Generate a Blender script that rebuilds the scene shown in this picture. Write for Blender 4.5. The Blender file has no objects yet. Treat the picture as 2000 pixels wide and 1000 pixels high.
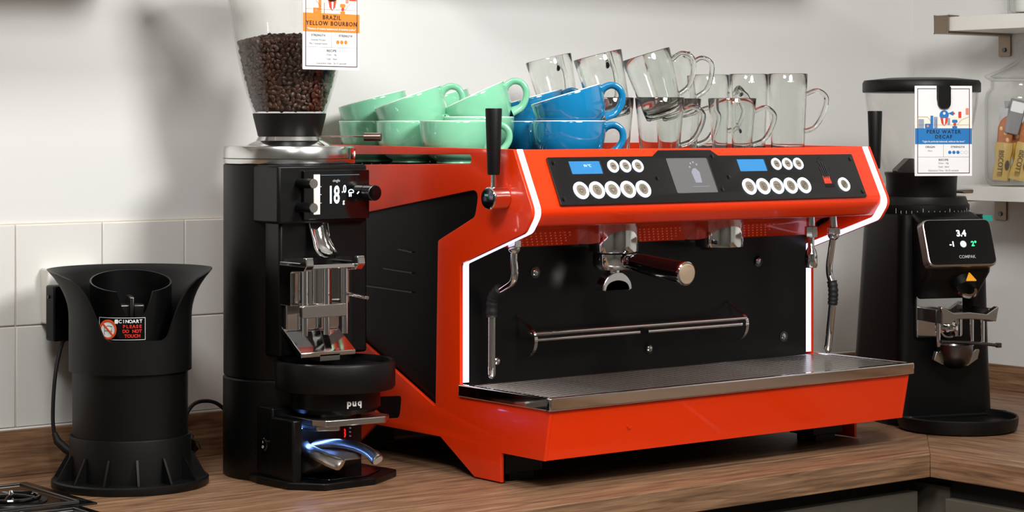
import bpy, bmesh, math, random
from mathutils import Vector, Matrix
random.seed(7)
SC = bpy.context.scene
COL = SC.collection
PI = math.pi
R = math.radians

# ------------------------------------------------------------------ camera
cam = bpy.data.cameras.new('camera')
camo = bpy.data.objects.new('camera', cam)
COL.objects.link(camo)
camo.location = (-1.9322, -2.4982, 0.52)
camo.rotation_euler = (R(90), 0, -R(38.0185))
cam.sensor_width = 36
cam.lens = 75.978
cam.shift_y = -0.125
cam.clip_start = 0.05
SC.camera = camo

# ------------------------------------------------------------------ world, light, exposure
W = bpy.data.worlds.new('world')
SC.world = W
W.use_nodes = True
W.node_tree.nodes['Background'].inputs[0].default_value = (0.80, 0.86, 1.0, 1)
W.node_tree.nodes['Background'].inputs[1].default_value = 0.25
SC.view_settings.view_transform = 'Standard'
SC.view_settings.look = 'None'
SC.view_settings.gamma = 1
SC.view_settings.exposure = 0.02
SC.view_settings.use_curve_mapping = False
SC.cycles.max_bounces = 28
SC.cycles.transmission_bounces = 28
SC.cycles.transparent_max_bounces = 40
SC.cycles.sample_clamp_indirect = 6
PENDANT = (0.02, -1.15, 1.2)
PENDANT_W = 29
FILL_PANELS = [(-1.25, -0.85, 30), (-0.2, -3.4, 10), (-1.6, -2.6, 24)]  # position and power of the unseen panels added to brighten the scene


# ------------------------------------------------------------------ materials
def lin(c):
    return tuple(((x / 255) / 12.92 if x / 255 <= 0.04045 else ((x / 255 + 0.055) / 1.055) ** 2.4) for x in c)


MATS = {}


def mat(name, rgb=(128, 128, 128), rough=0.5, metal=0.0, coat=0.0, trans=0.0, ior=1.45, emit=None, estr=0.0, spec=0.5, bump=0.0, bscale=200.0, vary=0.0, vscale=30.0):
    if name in MATS:
        return MATS[name]
    m = bpy.data.materials.new(name)
    m.use_nodes = True
    nt = m.node_tree
    b = nt.nodes['Principled BSDF']
    c = (*lin(rgb), 1)
    b.inputs['Base Color'].default_value = c
    b.inputs['Roughness'].default_value = rough
    b.inputs['Metallic'].default_value = metal
    b.inputs['Coat Weight'].default_value = coat
    b.inputs['Coat Roughness'].default_value = 0.05
    b.inputs['Transmission Weight'].default_value = trans
    b.inputs['IOR'].default_value = ior
    b.inputs['Specular IOR Level'].default_value = spec
    if emit:
        b.inputs['Emission Color'].default_value = (*lin(emit), 1)
        b.inputs['Emission Strength'].default_value = estr
    if bump or vary:
        tc = nt.nodes.new('ShaderNodeTexCoord')
        n = nt.nodes.new('ShaderNodeTexNoise')
        n.inputs['Scale'].default_value = bscale if bump else vscale
        n.inputs['Detail'].default_value = 4
        nt.links.new(tc.outputs['Object'], n.inputs['Vector'])
        if bump:
            bp = nt.nodes.new('ShaderNodeBump')
            bp.inputs['Strength'].default_value = bump
            bp.inputs['Distance'].default_value = 0.001
            nt.links.new(n.outputs['Fac'], bp.inputs['Height'])
            nt.links.new(bp.outputs['Normal'], b.inputs['Normal'])
        if vary:
            n2 = nt.nodes.new('ShaderNodeTexNoise')
            n2.inputs['Scale'].default_value = vscale
            n2.inputs['Detail'].default_value = 3
            nt.links.new(tc.outputs['Object'], n2.inputs['Vector'])
            mx = nt.nodes.new('ShaderNodeMix')
            mx.data_type = 'RGBA'
            mx.inputs['A'].default_value = tuple(x * (1 - vary) for x in c[:3]) + (1,)
            mx.inputs['B'].default_value = tuple(min(1, x * (1 + vary)) for x in c[:3]) + (1,)
            nt.links.new(n2.outputs['Fac'], mx.inputs['Factor'])
            nt.links.new(mx.outputs['Result'], b.inputs['Base Color'])
    MATS[name] = m
    return m


def wood(name, scale, dark, mid, light, rough=0.45):
    """oak laminate: long streaks; scale gives the stretch along object axes"""
    m = bpy.data.materials.new(name)
    m.use_nodes = True
    nt = m.node_tree
    b = nt.nodes['Principled BSDF']
    tc = nt.nodes.new('ShaderNodeTexCoord')
    mp = nt.nodes.new('ShaderNodeMapping')
    mp.inputs['Scale'].default_value = scale
    nt.links.new(tc.outputs['Object'], mp.inputs['Vector'])
    n = nt.nodes.new('ShaderNodeTexNoise')
    n.inputs['Scale'].default_value = 1.0
    n.inputs['Detail'].default_value = 8
    n.inputs['Roughness'].default_value = 0.62
    n.inputs['Distortion'].default_value = 0.6
    nt.links.new(mp.outputs['Vector'], n.inputs['Vector'])
    cr = nt.nodes.new('ShaderNodeValToRGB')
    e = cr.color_ramp.elements
    e[0].position = 0.33
    e[0].color = (*lin(dark), 1)
    e[1].position = 0.66
    e[1].color = (*lin(light), 1)
    k = e.new(0.5)
    k.color = (*lin(mid), 1)
    nt.links.new(n.outputs['Fac'], cr.inputs['Fac'])
    nt.links.new(cr.outputs['Color'], b.inputs['Base Color'])
    bp = nt.nodes.new('ShaderNodeBump')
    bp.inputs['Strength'].default_value = 0.25
    bp.inputs['Distance'].default_value = 0.0006
    nt.links.new(n.outputs['Fac'], bp.inputs['Height'])
    nt.links.new(bp.outputs['Normal'], b.inputs['Normal'])
    b.inputs['Roughness'].default_value = rough
    MATS[name] = m
    return m


def thin_glass(name, tint, edge, base=0.04):
    """clear thin-walled glass: lets light straight through, darker and glossier toward grazing angles"""
    m = bpy.data.materials.new(name)
    m.use_nodes = True
    nt = m.node_tree
    nt.nodes.remove(nt.nodes['Principled BSDF'])
    out = nt.nodes['Material Output']
    lw = nt.nodes.new('ShaderNodeLayerWeight')
    lw.inputs['Blend'].default_value = 0.5
    cr = nt.nodes.new('ShaderNodeValToRGB')
    e = cr.color_ramp.elements
    e[0].position = 0.55
    e[0].color = (*tint, 1)
    e[1].position = 1.0
    e[1].color = (*edge, 1)
    k = e.new(0.88)
    k.color = tuple(a * 0.8 + b * 0.2 for a, b in zip(tint, edge)) + (1,)
    nt.links.new(lw.outputs['Facing'], cr.inputs['Fac'])
    tr = nt.nodes.new('ShaderNodeBsdfTransparent')
    nt.links.new(cr.outputs['Color'], tr.inputs['Color'])
    gl = nt.nodes.new('ShaderNodeBsdfGlossy')
    gl.inputs['Roughness'].default_value = 0.02
    pw = nt.nodes.new('ShaderNodeMath')
    pw.operation = 'POWER'
    pw.inputs[1].default_value = 4.0
    nt.links.new(lw.outputs['Facing'], pw.inputs[0])
    fr = nt.nodes.new('ShaderNodeMath')
    fr.operation = 'MULTIPLY_ADD'
    fr.inputs[1].default_value = 0.5
    fr.inputs[2].default_value = base
    nt.links.new(pw.outputs[0], fr.inputs[0])
    mx = nt.nodes.new('ShaderNodeMixShader')
    nt.links.new(fr.outputs[0], mx.inputs['Fac'])
    nt.links.new(tr.outputs['BSDF'], mx.inputs[1])
    nt.links.new(gl.outputs['BSDF'], mx.inputs[2])
    nt.links.new(mx.outputs['Shader'], out.inputs['Surface'])
    MATS[name] = m
    return m


PLASTER = mat('white_plaster', (225, 225, 223), 0.85, bump=0.12, bscale=60, vary=0.015, vscale=3)
TILE = mat('white_glazed_tile', (226, 225, 220), 0.28, coat=0.2, bump=0.05, bscale=12)
GROUT = mat('tile_grout', (205, 196, 180), 0.9)
WOODX = wood('oak_laminate_lengthwise', (7, 95, 150), (94, 69, 50), (132, 99, 73), (162, 126, 95))
WOODY = wood('oak_laminate_crosswise', (95, 7, 150), (94, 69, 50), (132, 99, 73), (162, 126, 95))
CABM = mat('grey_beige_cabinet', (88, 83, 73), 0.5, vary=0.04)
DARKGAP = mat('dark_carcass', (22, 20, 18), 0.7)
RED = mat('orange_red_enamel', (236, 54, 2), 0.3, coat=0.4)
BLACK = mat('black_plastic', (8, 8, 8), 0.45, spec=0.32, bump=0.03, bscale=700)
BLACKS = mat('black_satin', (6, 6, 6), 0.36, spec=0.3)
BLACKG = mat('black_gloss', (6, 6, 7), 0.08, coat=0.4)
BLACKP = mat('black_powder_coat', (7, 7, 7), 0.42, spec=0.32)
RUBBER = mat('black_rubber', (14, 14, 14), 0.6)
CHROME = mat('chrome', (225, 225, 225), 0.06, metal=1)
STEEL = mat('brushed_steel', (188, 184, 178), 0.26, metal=1)
DSTEEL = mat('dark_steel', (104, 101, 100), 0.3, metal=1)
LED = mat('led_strip', (240, 240, 255), 0.4, emit=(226, 226, 255), estr=1.15)
RING = mat('button_ring_light', (240, 245, 255), 0.4, emit=(226, 238, 255), estr=1.3)
BTN = mat('button_face', (150, 140, 126), 0.35, metal=0.4)
ICON = mat('icon_ink', (62, 58, 52), 0.6)
LCD = mat('blue_display', (20, 50, 75), 0.25, emit=(66, 160, 230), estr=0.9)
SCREEN = mat('grey_display', (92, 92, 92), 0.15, emit=(96, 96, 97), estr=0.25)
SCREENI = mat('display_picture', (128, 130, 140), 0.3, emit=(128, 132, 145), estr=0.3)
GLASS = mat('clear_glass', (250, 252, 250), 0.0, trans=1, ior=1.47)
PLASTG = thin_glass('clear_hopper_plastic', (0.985, 0.985, 0.98), (0.80, 0.80, 0.79), 0.03)
THING = thin_glass('clear_thin_glass', (0.985, 0.988, 0.985), (0.50, 0.52, 0.51), 0.035)
MINT = mat('mint_glaze', (130, 203, 165), 0.1, coat=0.9)
BLUE = mat('blue_glaze', (16, 116, 166), 0.1, coat=0.9)
CREAM = mat('white_glaze', (236, 238, 232), 0.15, coat=0.5)
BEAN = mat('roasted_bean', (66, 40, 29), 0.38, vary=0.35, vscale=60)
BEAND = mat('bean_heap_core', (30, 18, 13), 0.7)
PAPER = mat('white_card', (240, 240, 240), 0.5)
INK = mat('black_ink', (30, 26, 28), 0.7)
INKG = mat('grey_ink', (150, 148, 150), 0.7)
ORANGE = mat('orange_print', (238, 130, 40), 0.6)
PEACH = mat('peach_print', (246, 222, 200), 0.6)
BLUEP = mat('blue_print', (32, 118, 186), 0.6)
REDP = mat('red_print', (214, 66, 40), 0.6)
GREYP = mat('grey_print', (150, 160, 178), 0.6)
PALE = mat('pale_print', (252, 238, 222), 0.6)
WHITEL = mat('white_lettering', (235, 235, 235), 0.5)
REDL = mat('red_lettering', (205, 40, 26), 0.5)
GLOWW = mat('white_glow', (240, 245, 255), 0.5, emit=(225, 240, 255), estr=1.6)
GLOWR = mat('red_glow', (230, 30, 20), 0.5, emit=(255, 20, 12), estr=1.6)
GLOWG = mat('green_glow', (60, 220, 140), 0.5, emit=(60, 225, 150), estr=1.1)
GLOWB = mat('blue_white_led', (200, 220, 255), 0.5, emit=(110, 155, 255), estr=20)
WHITEP = mat('white_plastic', (228, 226, 220), 0.35)
SHELFW = mat('white_shelf', (226, 224, 218), 0.4)
BRONZE = mat('bronze_bracket', (150, 134, 118), 0.38, metal=0.8)
BEIGE = mat('beige_cap', (150, 130, 108), 0.4)


# ------------------------------------------------------------------ geometry helpers
class G:
    def __init__(s, M=None):
        s.v, s.f, s.M = [], [], (M or Matrix())

    def add(s, vs, fs):
        b = len(s.v)
        s.v += [tuple(s.M @ Vector(v)) for v in vs]
        s.f += [tuple(i + b for i in f) for f in fs]
        return s

    def box(s, x0, x1, y0, y1, z0, z1):
        return s.add([(x0, y0, z0), (x1, y0, z0), (x1, y1, z0), (x0, y1, z0), (x0, y0, z1), (x1, y0, z1), (x1, y1, z1), (x0, y1, z1)],
                     [(0, 3, 2, 1), (4, 5, 6, 7), (0, 1, 5, 4), (1, 2, 6, 5), (2, 3, 7, 6), (3, 0, 4, 7)])

    def cyl(s, p0, p1, r0, r1=None, n=24):
        r1 = r0 if r1 is None else r1
        p0, p1 = Vector(p0), Vector(p1)
        q = (p1 - p0).to_track_quat('Z', 'Y')
        vs = []
        for p, r in ((p0, r0), (p1, r1)):
            for i in range(n):
                a = 2 * PI * i / n
                vs.append(p + q @ Vector((r * math.cos(a), r * math.sin(a), 0)))
        fs = [(i, (i + 1) % n, n + (i + 1) % n, n + i) for i in range(n)]
        fs += [tuple(range(n))[::-1], tuple(range(n, 2 * n))]
        return s.add(vs, fs)

    def lathe(s, prof, n=48, a0=0.0, a1=2 * PI, close=False):
        """revolve (r,z) profile about z; close joins last profile point to first"""
        full = abs(a1 - a0 - 2 * PI) < 1e-6
        m = len(prof)
        k = n if full else n + 1
        vs = []
        for i in range(k):
            a = a0 + (a1 - a0) * i / n
            for r, z in prof:
                vs.append((r * math.cos(a), r * math.sin(a), z))
        fs = []
        for i in range(n):
            j = (i + 1) % k
            for t in range(m if close else m - 1):
                u = (t + 1) % m
                fs.append((i * m + t, j * m + t, j * m + u, i * m + u))
        return s.add(vs, fs)

    def tube(s, pts, r, n=12, closed=False):
        pts = [Vector(p) for p in pts]
        m = len(pts)
        rs = r if isinstance(r, (list, tuple)) else [r] * m
        vs, fs = [], []
        nrm = None
        for i, p in enumerate(pts):
            if closed:
                t = (pts[(i + 1) % m] - pts[i - 1]).normalized()
            else:
                t = (pts[min(i + 1, m - 1)] - pts[max(i - 1, 0)]).normalized()
            if nrm is None:
                nrm = t.orthogonal().normalized()
            nrm = (nrm - t * nrm.dot(t)).normalized()
            bn = t.cross(nrm)
            for k in range(n):
                a = 2 * PI * k / n
                rr = rs[i]
                if isinstance(rr, tuple):
                    vs.append(p + nrm * rr[0] * math.cos(a) + bn * rr[1] * math.sin(a))
                else:
                    vs.append(p + (nrm * math.cos(a) + bn * math.sin(a)) * rr)
        for i in range(m if closed else m - 1):
            j = (i + 1) % m
            for k in range(n):
                l = (k + 1) % n
                fs.append((i * n + k, i * n + l, j * n + l, j * n + k))
        if not closed:
            fs += [tuple(range(n))[::-1], tuple(range((m - 1) * n, m * n))]
        return s.add(vs, fs)

    def prism(s, poly, axis, a0, a1):
        n = len(poly)
        f = {'X': lambda p, a: (a, p[0], p[1]), 'Y': lambda p, a: (p[0], a, p[1]), 'Z': lambda p, a: (p[0], p[1], a)}[axis]
        vs = [f(p, a0) for p in poly] + [f(p, a1) for p in poly]
        fs = [(i, (i + 1) % n, n + (i + 1) % n, n + i) for i in range(n)]
        fs += [tuple(range(n))[::-1], tuple(range(n, 2 * n))]
        return s.add(vs, fs)

    def ribbon(s, pts, th, x0, x1):
        """open polyline in (y,z), thickened to its right hand side by th, extruded in x"""
        m = len(pts)
        P = [Vector(p) for p in pts]
        inn = []
        for i in range(m):
            t = (P[min(i + 1, m - 1)] - P[max(i - 1, 0)]).normalized()
            inn.append(P[i] + Vector((-t.y, t.x)) * th)
        for i in range(m - 1):
            pass
        vs = []
        for a, b in zip(P, inn):
            vs += [(x0, a.x, a.y), (x1, a.x, a.y), (x1, b.x, b.y), (x0, b.x, b.y)]
        fs = []
        for i in range(m - 1):
            for k in range(4):
                l = (k + 1) % 4
                fs.append((i * 4 + k, i * 4 + l, i * 4 + 4 + l, i * 4 + 4 + k))
        fs += [(3, 2, 1, 0), tuple((m - 1) * 4 + k for k in range(4))]
        return s.add(vs, fs)

    def ell(s, c, r, nu=24, nv=12):
        vs, fs = [], []
        for i in range(nv + 1):
            t = PI * i / nv
            for k in range(nu):
                a = 2 * PI * k / nu
                vs.append((c[0] + r[0] * math.sin(t) * math.cos(a), c[1] + r[1] * math.sin(t) * math.sin(a), c[2] + r[2] * math.cos(t)))
        for i in range(nv):
            for k in range(nu):
                l = (k + 1) % nu
                fs.append((i * nu + k, (i + 1) * nu + k, (i + 1) * nu + l, i * nu + l))
        return s.add(vs, fs)


def frame(o, u, v):
    u, v = Vector(u).normalized(), Vector(v).normalized()
    n = u.cross(v)
    return Matrix(((u.x, v.x, n.x, o[0]), (u.y, v.y, n.y, o[1]), (u.z, v.z, n.z, o[2]), (0, 0, 0, 1)))


def fillet(pts, r, seg=5):
    """round the corners of a closed polygon; r one value or per corner"""
    out = []
    n = len(pts)
    for i in range(n):
        rr = r[i] if isinstance(r, (list, tuple)) else r
        p, a, b = Vector(pts[i]), Vector(pts[i - 1]), Vector(pts[(i + 1) % n])
        if rr <= 0:
            out.append(tuple(p))
            continue
        d1, d2 = (a - p), (b - p)
        ang = d1.angle(d2)
        t = min(rr / math.tan(ang / 2), d1.length * 0.48, d2.length * 0.48)
        s, e = p + d1.normalized() * t, p + d2.normalized() * t
        for k in range(seg + 1):
            w = k / seg
            out.append(tuple(s * (1 - w) ** 2 + p * 2 * w * (1 - w) + e * w * w))
    return out


def rrect(x0, x1, y0, y1, r, seg=5):
    return fillet([(x0, y0), (x1, y0), (x1, y1), (x0, y1)], r, seg)


def circle(cx, cy, r, n=32):
    return [(cx + r * math.cos(2 * PI * i / n), cy + r * math.sin(2 * PI * i / n)) for i in range(n)]


def smooth(pts, n=6):
    """Catmull-Rom through points"""
    P = [Vector(p) for p in pts]
    out = []
    for i in range(len(P) - 1):
        a, b, c, d = P[max(i - 1, 0)], P[i], P[i + 1], P[min(i + 2, len(P) - 1)]
        for k in range(n):
            t = k / n
            out.append(0.5 * ((2 * b) + (c - a) * t + (2 * a - 5 * b + 4 * c - d) * t * t + (3 * b - a - 3 * c + d) * t ** 3))
    out.append(P[-1])
    return out


def finish(me, sharp=38):
    bm = bmesh.new()
    bm.from_mesh(me)
    bmesh.ops.remove_doubles(bm, verts=bm.verts, dist=1e-6)
    bmesh.ops.recalc_face_normals(bm, faces=bm.faces)
    bm.to_mesh(me)
    bm.free()
    me.shade_smooth()
    me.set_sharp_from_angle(angle=R(sharp))


def mesh(name, g, m, sharp=38):
    me = bpy.data.meshes.new(name)
    me.from_pydata(g.v, [], g.f)
    finish(me, sharp)
    me.materials.append(m)
    return me


def obj(name, g, m, parent=None, bevel=0.0, sharp=38, seg=2):
    me = g if isinstance(g, bpy.types.Mesh) else mesh(name, g, m, sharp)
    o = bpy.data.objects.new(name, me)
    COL.objects.link(o)
    o.parent = parent
    if bevel:
        b = o.modifiers.new('bevel', 'BEVEL')
        b.width = bevel
        b.segments = seg
        b.limit_method = 'ANGLE'
        b.angle_limit = R(40)
    return o


def tag(o, label, cat, group=None, kind=None):
    o['label'] = label
    o['category'] = cat
    if group:
        o['group'] = group
    if kind:
        o['kind'] = kind
    return o


def thing(name, label, cat, loc=(0, 0, 0), rotz=0.0, group=None):
    o = bpy.data.objects.new(name, None)
    COL.objects.link(o)
    o.empty_display_size = 0.02
    o.location = loc
    o.rotation_euler = (0, 0, rotz)
    return tag(o, label, cat, group)


def struct(name, g, m, label, cat, parent=None, bevel=0.0):
    o = obj(name, g, m, parent, bevel)
    if parent is None:
        tag(o, label, cat, kind='structure')
    return o


def plate(name, outline, holes, th, m, parent=None, M=None, bev=0.0):
    """flat sheet with holes, drawn in local XY, extruded +Z by th, placed by M"""
    cu = bpy.data.curves.new(name, 'CURVE')
    cu.dimensions = '2D'
    cu.fill_mode = 'BOTH'
    cu.extrude = th / 2 - bev
    cu.bevel_depth = bev
    cu.offset = -bev
    for poly in [outline] + list(holes):
        sp = cu.splines.new('POLY')
        sp.points.add(len(poly) - 1)
        for p, q in zip(sp.points, poly):
            p.co = (q[0], q[1], 0, 1)
        sp.use_cyclic_u = True
    t = bpy.data.objects.new('tmp', cu)
    me = bpy.data.meshes.new_from_object(t)
    bpy.data.objects.remove(t)
    bpy.data.curves.remove(cu)
    me.name = name
    me.transform(Matrix.Translation((0, 0, th / 2)))
    if M:
        me.transform(M)
    finish(me, 30)
    me.materials.clear()
    me.materials.append(m)
    return obj(name, me, m, parent)


TEXTS = {}


def text(name, body, size, m, parent, M, align='CENTER', bold=0.0, ext=0.0002, sx=1.0, space=1.0):
    key = (body, size, m.name, align, bold, ext, sx, space)
    if key not in TEXTS:
        cu = bpy.data.curves.new(name, 'FONT')
        cu.body = body
        cu.size = size
        cu.align_x = align
        cu.align_y = 'CENTER'
        cu.extrude = ext
        cu.offset = bold * size
        cu.space_character = space
        cu.resolution_u = 3
        t = bpy.data.objects.new('tmp', cu)
        me = bpy.data.meshes.new_from_object(t)
        bpy.data.objects.remove(t)
        bpy.data.curves.remove(cu)
        me.name = name
        if sx != 1.0:
            me.transform(Matrix.Diagonal((sx, 1, 1, 1)))
        me.materials.clear()
        me.materials.append(m)
        TEXTS[key] = me
    me = TEXTS[key].copy()
    me.transform(M)
    return obj(name, me, m, parent)


def T(x, y, z=0.0):
    return Matrix.Translation((x, y, z))


def RZ(a):
    return Matrix.Rotation(a, 4, 'Z')


def RX(a):
    return Matrix.Rotation(a, 4, 'X')


def RY(a):
    return Matrix.Rotation(a, 4, 'Y')


# ------------------------------------------------------------------ the room
YW, XW = 0.512, 1.482
struct('floor', G().box(-3.2, 1.6, -4.6, 0.62, -0.95, -0.9), mat('grey_floor', (120, 114, 106), 0.6, vary=0.08, vscale=4), 'grey vinyl kitchen floor', 'floor')
struct('ceiling', G().box(-3.2, 1.6, -4.6, 0.62, 1.75, 1.8), mat('ceiling_paint', (220, 219, 214), 0.9), 'white painted ceiling', 'ceiling')
wb = struct('wall_back', G().box(-3.2, 1.6, YW + 0.006, 0.62, -0.9, 1.75), PLASTER, 'white plaster wall with a band of white tiles behind the machines', 'wall')
struct('wall_right', G().box(XW, 1.6, -4.6, YW + 0.006, -0.9, 1.75), PLASTER, 'white plaster side wall carrying two shelves', 'wall')
FARW = mat('far_wall_paint', (120, 116, 110), 0.9)
struct('wall_left', G().box(-3.25, -3.2, -4.6, 0.62, -0.9, 1.75), FARW, 'plain wall at the far left of the room', 'wall')
struct('wall_front', G().box(-3.2, 1.6, -4.65, -4.6, -0.9, 1.75), FARW, 'plain wall behind the camera', 'wall')
# wall tiles, each a piece of its own, in two rows on the wall
obj('grout_bed', G().box(-1.4, 0.36, YW + 0.001, YW + 0.0065, 0.069, 0.3765), GROUT, wb)
tile_me = mesh('tile', G().box(0.0009, 0.1428, 0, 0.0055, 0.0009, 0.1516), TILE)
for row in range(2):
    for k in range(-6, 6):
        o = obj('tile', tile_me, TILE, wb, bevel=0.0014)
        o.location = (-0.5243 + 0.1437 * k, YW - 0.0025 + random.uniform(-0.0003, 0.0003), 0.0705 + 0.1525 * row)
# worktop
wt = thing('worktop', 'oak laminate worktop turning a corner under all the machines', 'worktop', (0, 0, 0))
obj('board', G().prism([(-2.2, -0.19), (0.72, -0.19), (XW, 0.55 - 0.042), (XW, YW), (-2.2, YW)], 'Z', -0.038, 0.0), WOODX, wt, bevel=0.0012)
obj('board', G().prism([(0.7205, -0.19), (0.7205, -2.4), (XW, -2.4), (XW, 0.5075)], 'Z', -0.038, 0.0), WOODY, wt, bevel=0.0012)
struct('trim_1', G().box(-2.2, XW, 0.4985, YW, 0, 0.069), WOODX, 'oak laminate upstand along the tiled wall', 'upstand', bevel=0.001)
struct('trim_2', G().box(1.474, XW, -2.4, 0.4985, 0, 0.05), WOODY, 'oak laminate upstand along the side wall', 'upstand', bevel=0.001)
tag(obj('sealant_bead', G().tube([(-2.2, 0.506, 0.0695), (1.47, 0.506, 0.0695)], 0.0022, 8), WHITEP), 'white sealant line between tiles and wooden upstand', 'sealant', kind='structure')


def cabinet(x0, label, n):
    c = thing('base_cabinet', label, 'cabinet', (x0, -0.15, -0.9), group='base cabinets under the worktop')
    w = 0.5
    obj('body', G().box(0.0, w - 0.002, 0.0, 0.62, 0.1, 0.86), DARKGAP, c)
    obj('plinth', G().box(0.0, w - 0.002, 0.05, 0.07, 0.0, 0.1), DARKGAP, c)
    d = obj('door', G().box(0.003, w - 0.005, -0.019, 0.0, 0.105, 0.838), CABM, c, bevel=0.0015)
    obj('handle', G().tube([(w * 0.3, -0.02, 0.74), (w * 0.3, -0.045, 0.74), (w * 0.7, -0.045, 0.74), (w * 0.7, -0.02, 0.74)], 0.005, 10), STEEL, d)
    return c


CABL = ['grey beige base cabinet at the far left under the worktop', 'grey beige base cabinet below the round portafilter cleaner', 'grey beige base cabinet below the display grinder',
        'grey beige base cabinet below the left of the machine', 'grey beige base cabinet below the right of the machine']
for i, x in enumerate((-0.28, 0.22)):
    cabinet(x, CABL[i + 3], i)
c = thing('base_cabinet', 'dark corner cabinet with grey beige door beneath the inner worktop corner', 'cabinet', (0.75, -0.15, -0.9), -PI / 2, 'base cabinets under the worktop')
obj('body', G().box(0.06, 0.62, 0.0, 0.7, 0.1, 0.86), DARKGAP, c)
obj('filler_panel', G().box(-0.02, 0.055, 0.0, 0.016, 0.1, 0.845), CABM, c)
d = obj('door', G().box(0.062, 0.6, -0.02, -0.001, 0.105, 0.83), CABM, c, bevel=0.0015)
obj('handle', G().tube([(0.2, -0.02, 0.74), (0.2, -0.045, 0.74), (0.4, -0.045, 0.74), (0.4, -0.02, 0.74)], 0.005, 10), STEEL, d)
c = thing('base_cabinet', 'grey beige base cabinet nearest the camera below the right worktop arm', 'cabinet', (0.75, -0.79, -0.9), -PI / 2, 'base cabinets under the worktop')
obj('body', G().box(0.0, 0.6, 0.0, 0.7, 0.1, 0.86), DARKGAP, c)
d = obj('door', G().box(0.003, 0.597, -0.02, -0.001, 0.105, 0.83), CABM, c, bevel=0.0015)
obj('handle', G().tube([(0.2, -0.02, 0.74), (0.2, -0.045, 0.74), (0.4, -0.045, 0.74), (0.4, -0.02, 0.74)], 0.005, 10), STEEL, d)


# shelves
def wall_shelf_back(x0, x1, z, label):
    t = thing('wall_shelf', label, 'shelf', (0, 0, 0), group='white shelves on the tiled wall')
    obj('board', G().box(x0, x1, YW - 0.22, YW + 0.006, z, z + 0.028), SHELFW, t, bevel=0.0015)
    for x in (x0 + 0.2, x1 - 0.2):
        obj('bracket', G().box(x - 0.015, x + 0.015, YW - 0.2, YW + 0.006, z - 0.006, z).box(x - 0.015, x + 0.015, YW, YW + 0.006, z - 0.006, z + 0.07), BRONZE, t)


wall_shelf_back(-1.5, -0.36, 0.76, 'white wall shelf high on the left, above the tiles')
wall_shelf_back(0.16, 1.02, 0.82, 'white wall shelf high above the espresso machine')


def side_shelf(z, y1, label, x0=1.292):
    t = thing('side_shelf', label, 'shelf', (0, 0, 0), group='white shelves on the side wall')
    obj('board', G().box(x0 + 0.003, XW, -1.2, y1, z, z + 0.0275), SHELFW, t, bevel=0.001)
    for yb in (y1 - 0.015, -0.7):
        b = obj('bracket', G().box(x0 - 0.003, XW - 0.004, yb, yb + 0.036, z - 0.0045, z).box(x0 - 0.003, x0 + 0.001, yb, yb + 0.036, z - 0.0045, z + 0.031)
                .box(x0 - 0.003, x0 + 0.03, yb, yb + 0.036, z + 0.028, z + 0.031)
                .prism(fillet([(yb + 0.003, z - 0.045), (yb + 0.033, z - 0.045), (yb + 0.033, z), (yb + 0.003, z)], [0.004, 0.004, 0, 0]), 'X', XW - 0.004, XW), BRONZE, t, bevel=0.0008)
        obj('screw', G().cyl((XW - 0.0065, yb + 0.018, z - 0.032), (XW - 0.0035, yb + 0.018, z - 0.032), 0.0045), DSTEEL, b)
    return t


side_shelf(0.7065, 0.275, 'upper white shelf on bronze brackets, top right corner')
side_shelf(0.3815, 0.285, 'lower white shelf holding the biscuit jar')


# pendant lamp, and unseen ceiling panels added as fill light
def pendant(loc):
    t = thing('pendant_lamp', 'grey pendant lamp hanging in front of the coffee counter', 'lamp', loc)
    obj('shade', G().lathe([(0.03, 0.16), (0.06, 0.15), (0.2, 0.03), (0.2, 0.025), (0.058, 0.145), (0.03, 0.155)], 40, close=True), mat('lamp_shade_grey', (90, 90, 92), 0.5), t)
    obj('cord', G().tube([(0, 0, 0.15), (0, 0, 1.75 - loc[2])], 0.004, 8), RUBBER, t)
    obj('bulb', G().ell((0, 0, 0.085), (0.04, 0.04, 0.045)), mat('bulb_glow', (255, 240, 220), 0.5, emit=(255, 240, 220), estr=3), t)
    L = bpy.data.lights.new('pendant_light', 'AREA')
    L.shape = 'DISK'
    L.size = 0.46
    L.energy = PENDANT_W
    L.color = (1.0, 0.985, 0.965)
    lo = bpy.data.objects.new('pendant_light', L)
    COL.objects.link(lo)
    lo.parent = t
    lo.location = (0, 0, 0.02)
    lo.rotation_euler = (R(74), 0, R(-8))
    return t


pendant(PENDANT)
for i, (x, y, FILL_W) in enumerate(FILL_PANELS):
    t = thing('fill_panel', ['added unseen fill light panel above the cleaner and worktop', 'added unseen fill light panel far behind the camera', 'added unseen fill light panel above the camera'][i], 'lamp', (x, y, 1.735), group='added fill light panels')
    obj('frame', G().box(-0.31, 0.31, -0.31, 0.31, 0.0, 0.015), WHITEP, t)
    obj('diffuser', G().box(-0.29, 0.29, -0.29, 0.29, -0.004, 0.0), mat('fill_panel_glow', (255, 250, 240), 0.5, emit=(255, 248, 236), estr=2.0), t)
    L = bpy.data.lights.new('fill_light', 'AREA')
    L.size = 0.56
    L.energy = FILL_W
    L.color = (1.0, 0.99, 0.975)
    lo = bpy.data.objects.new('fill_light', L)
    COL.objects.link(lo)
    lo.parent = t
    lo.location = (0, 0, -0.01)

# ------------------------------------------------------------------ espresso machine
EM = thing('espresso_machine', 'orange-red two group espresso machine with white light strips on the worktop', 'coffee machine', (0, 0, 0))
WID = 0.755


def arc(c, r, a0, a1, n=7):
    return [(c[0] + r * math.cos(R(a0 + (a1 - a0) * i / (n - 1))), c[1] + r * math.sin(R(a0 + (a1 - a0) * i / (n - 1)))) for i in range(n)]


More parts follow.
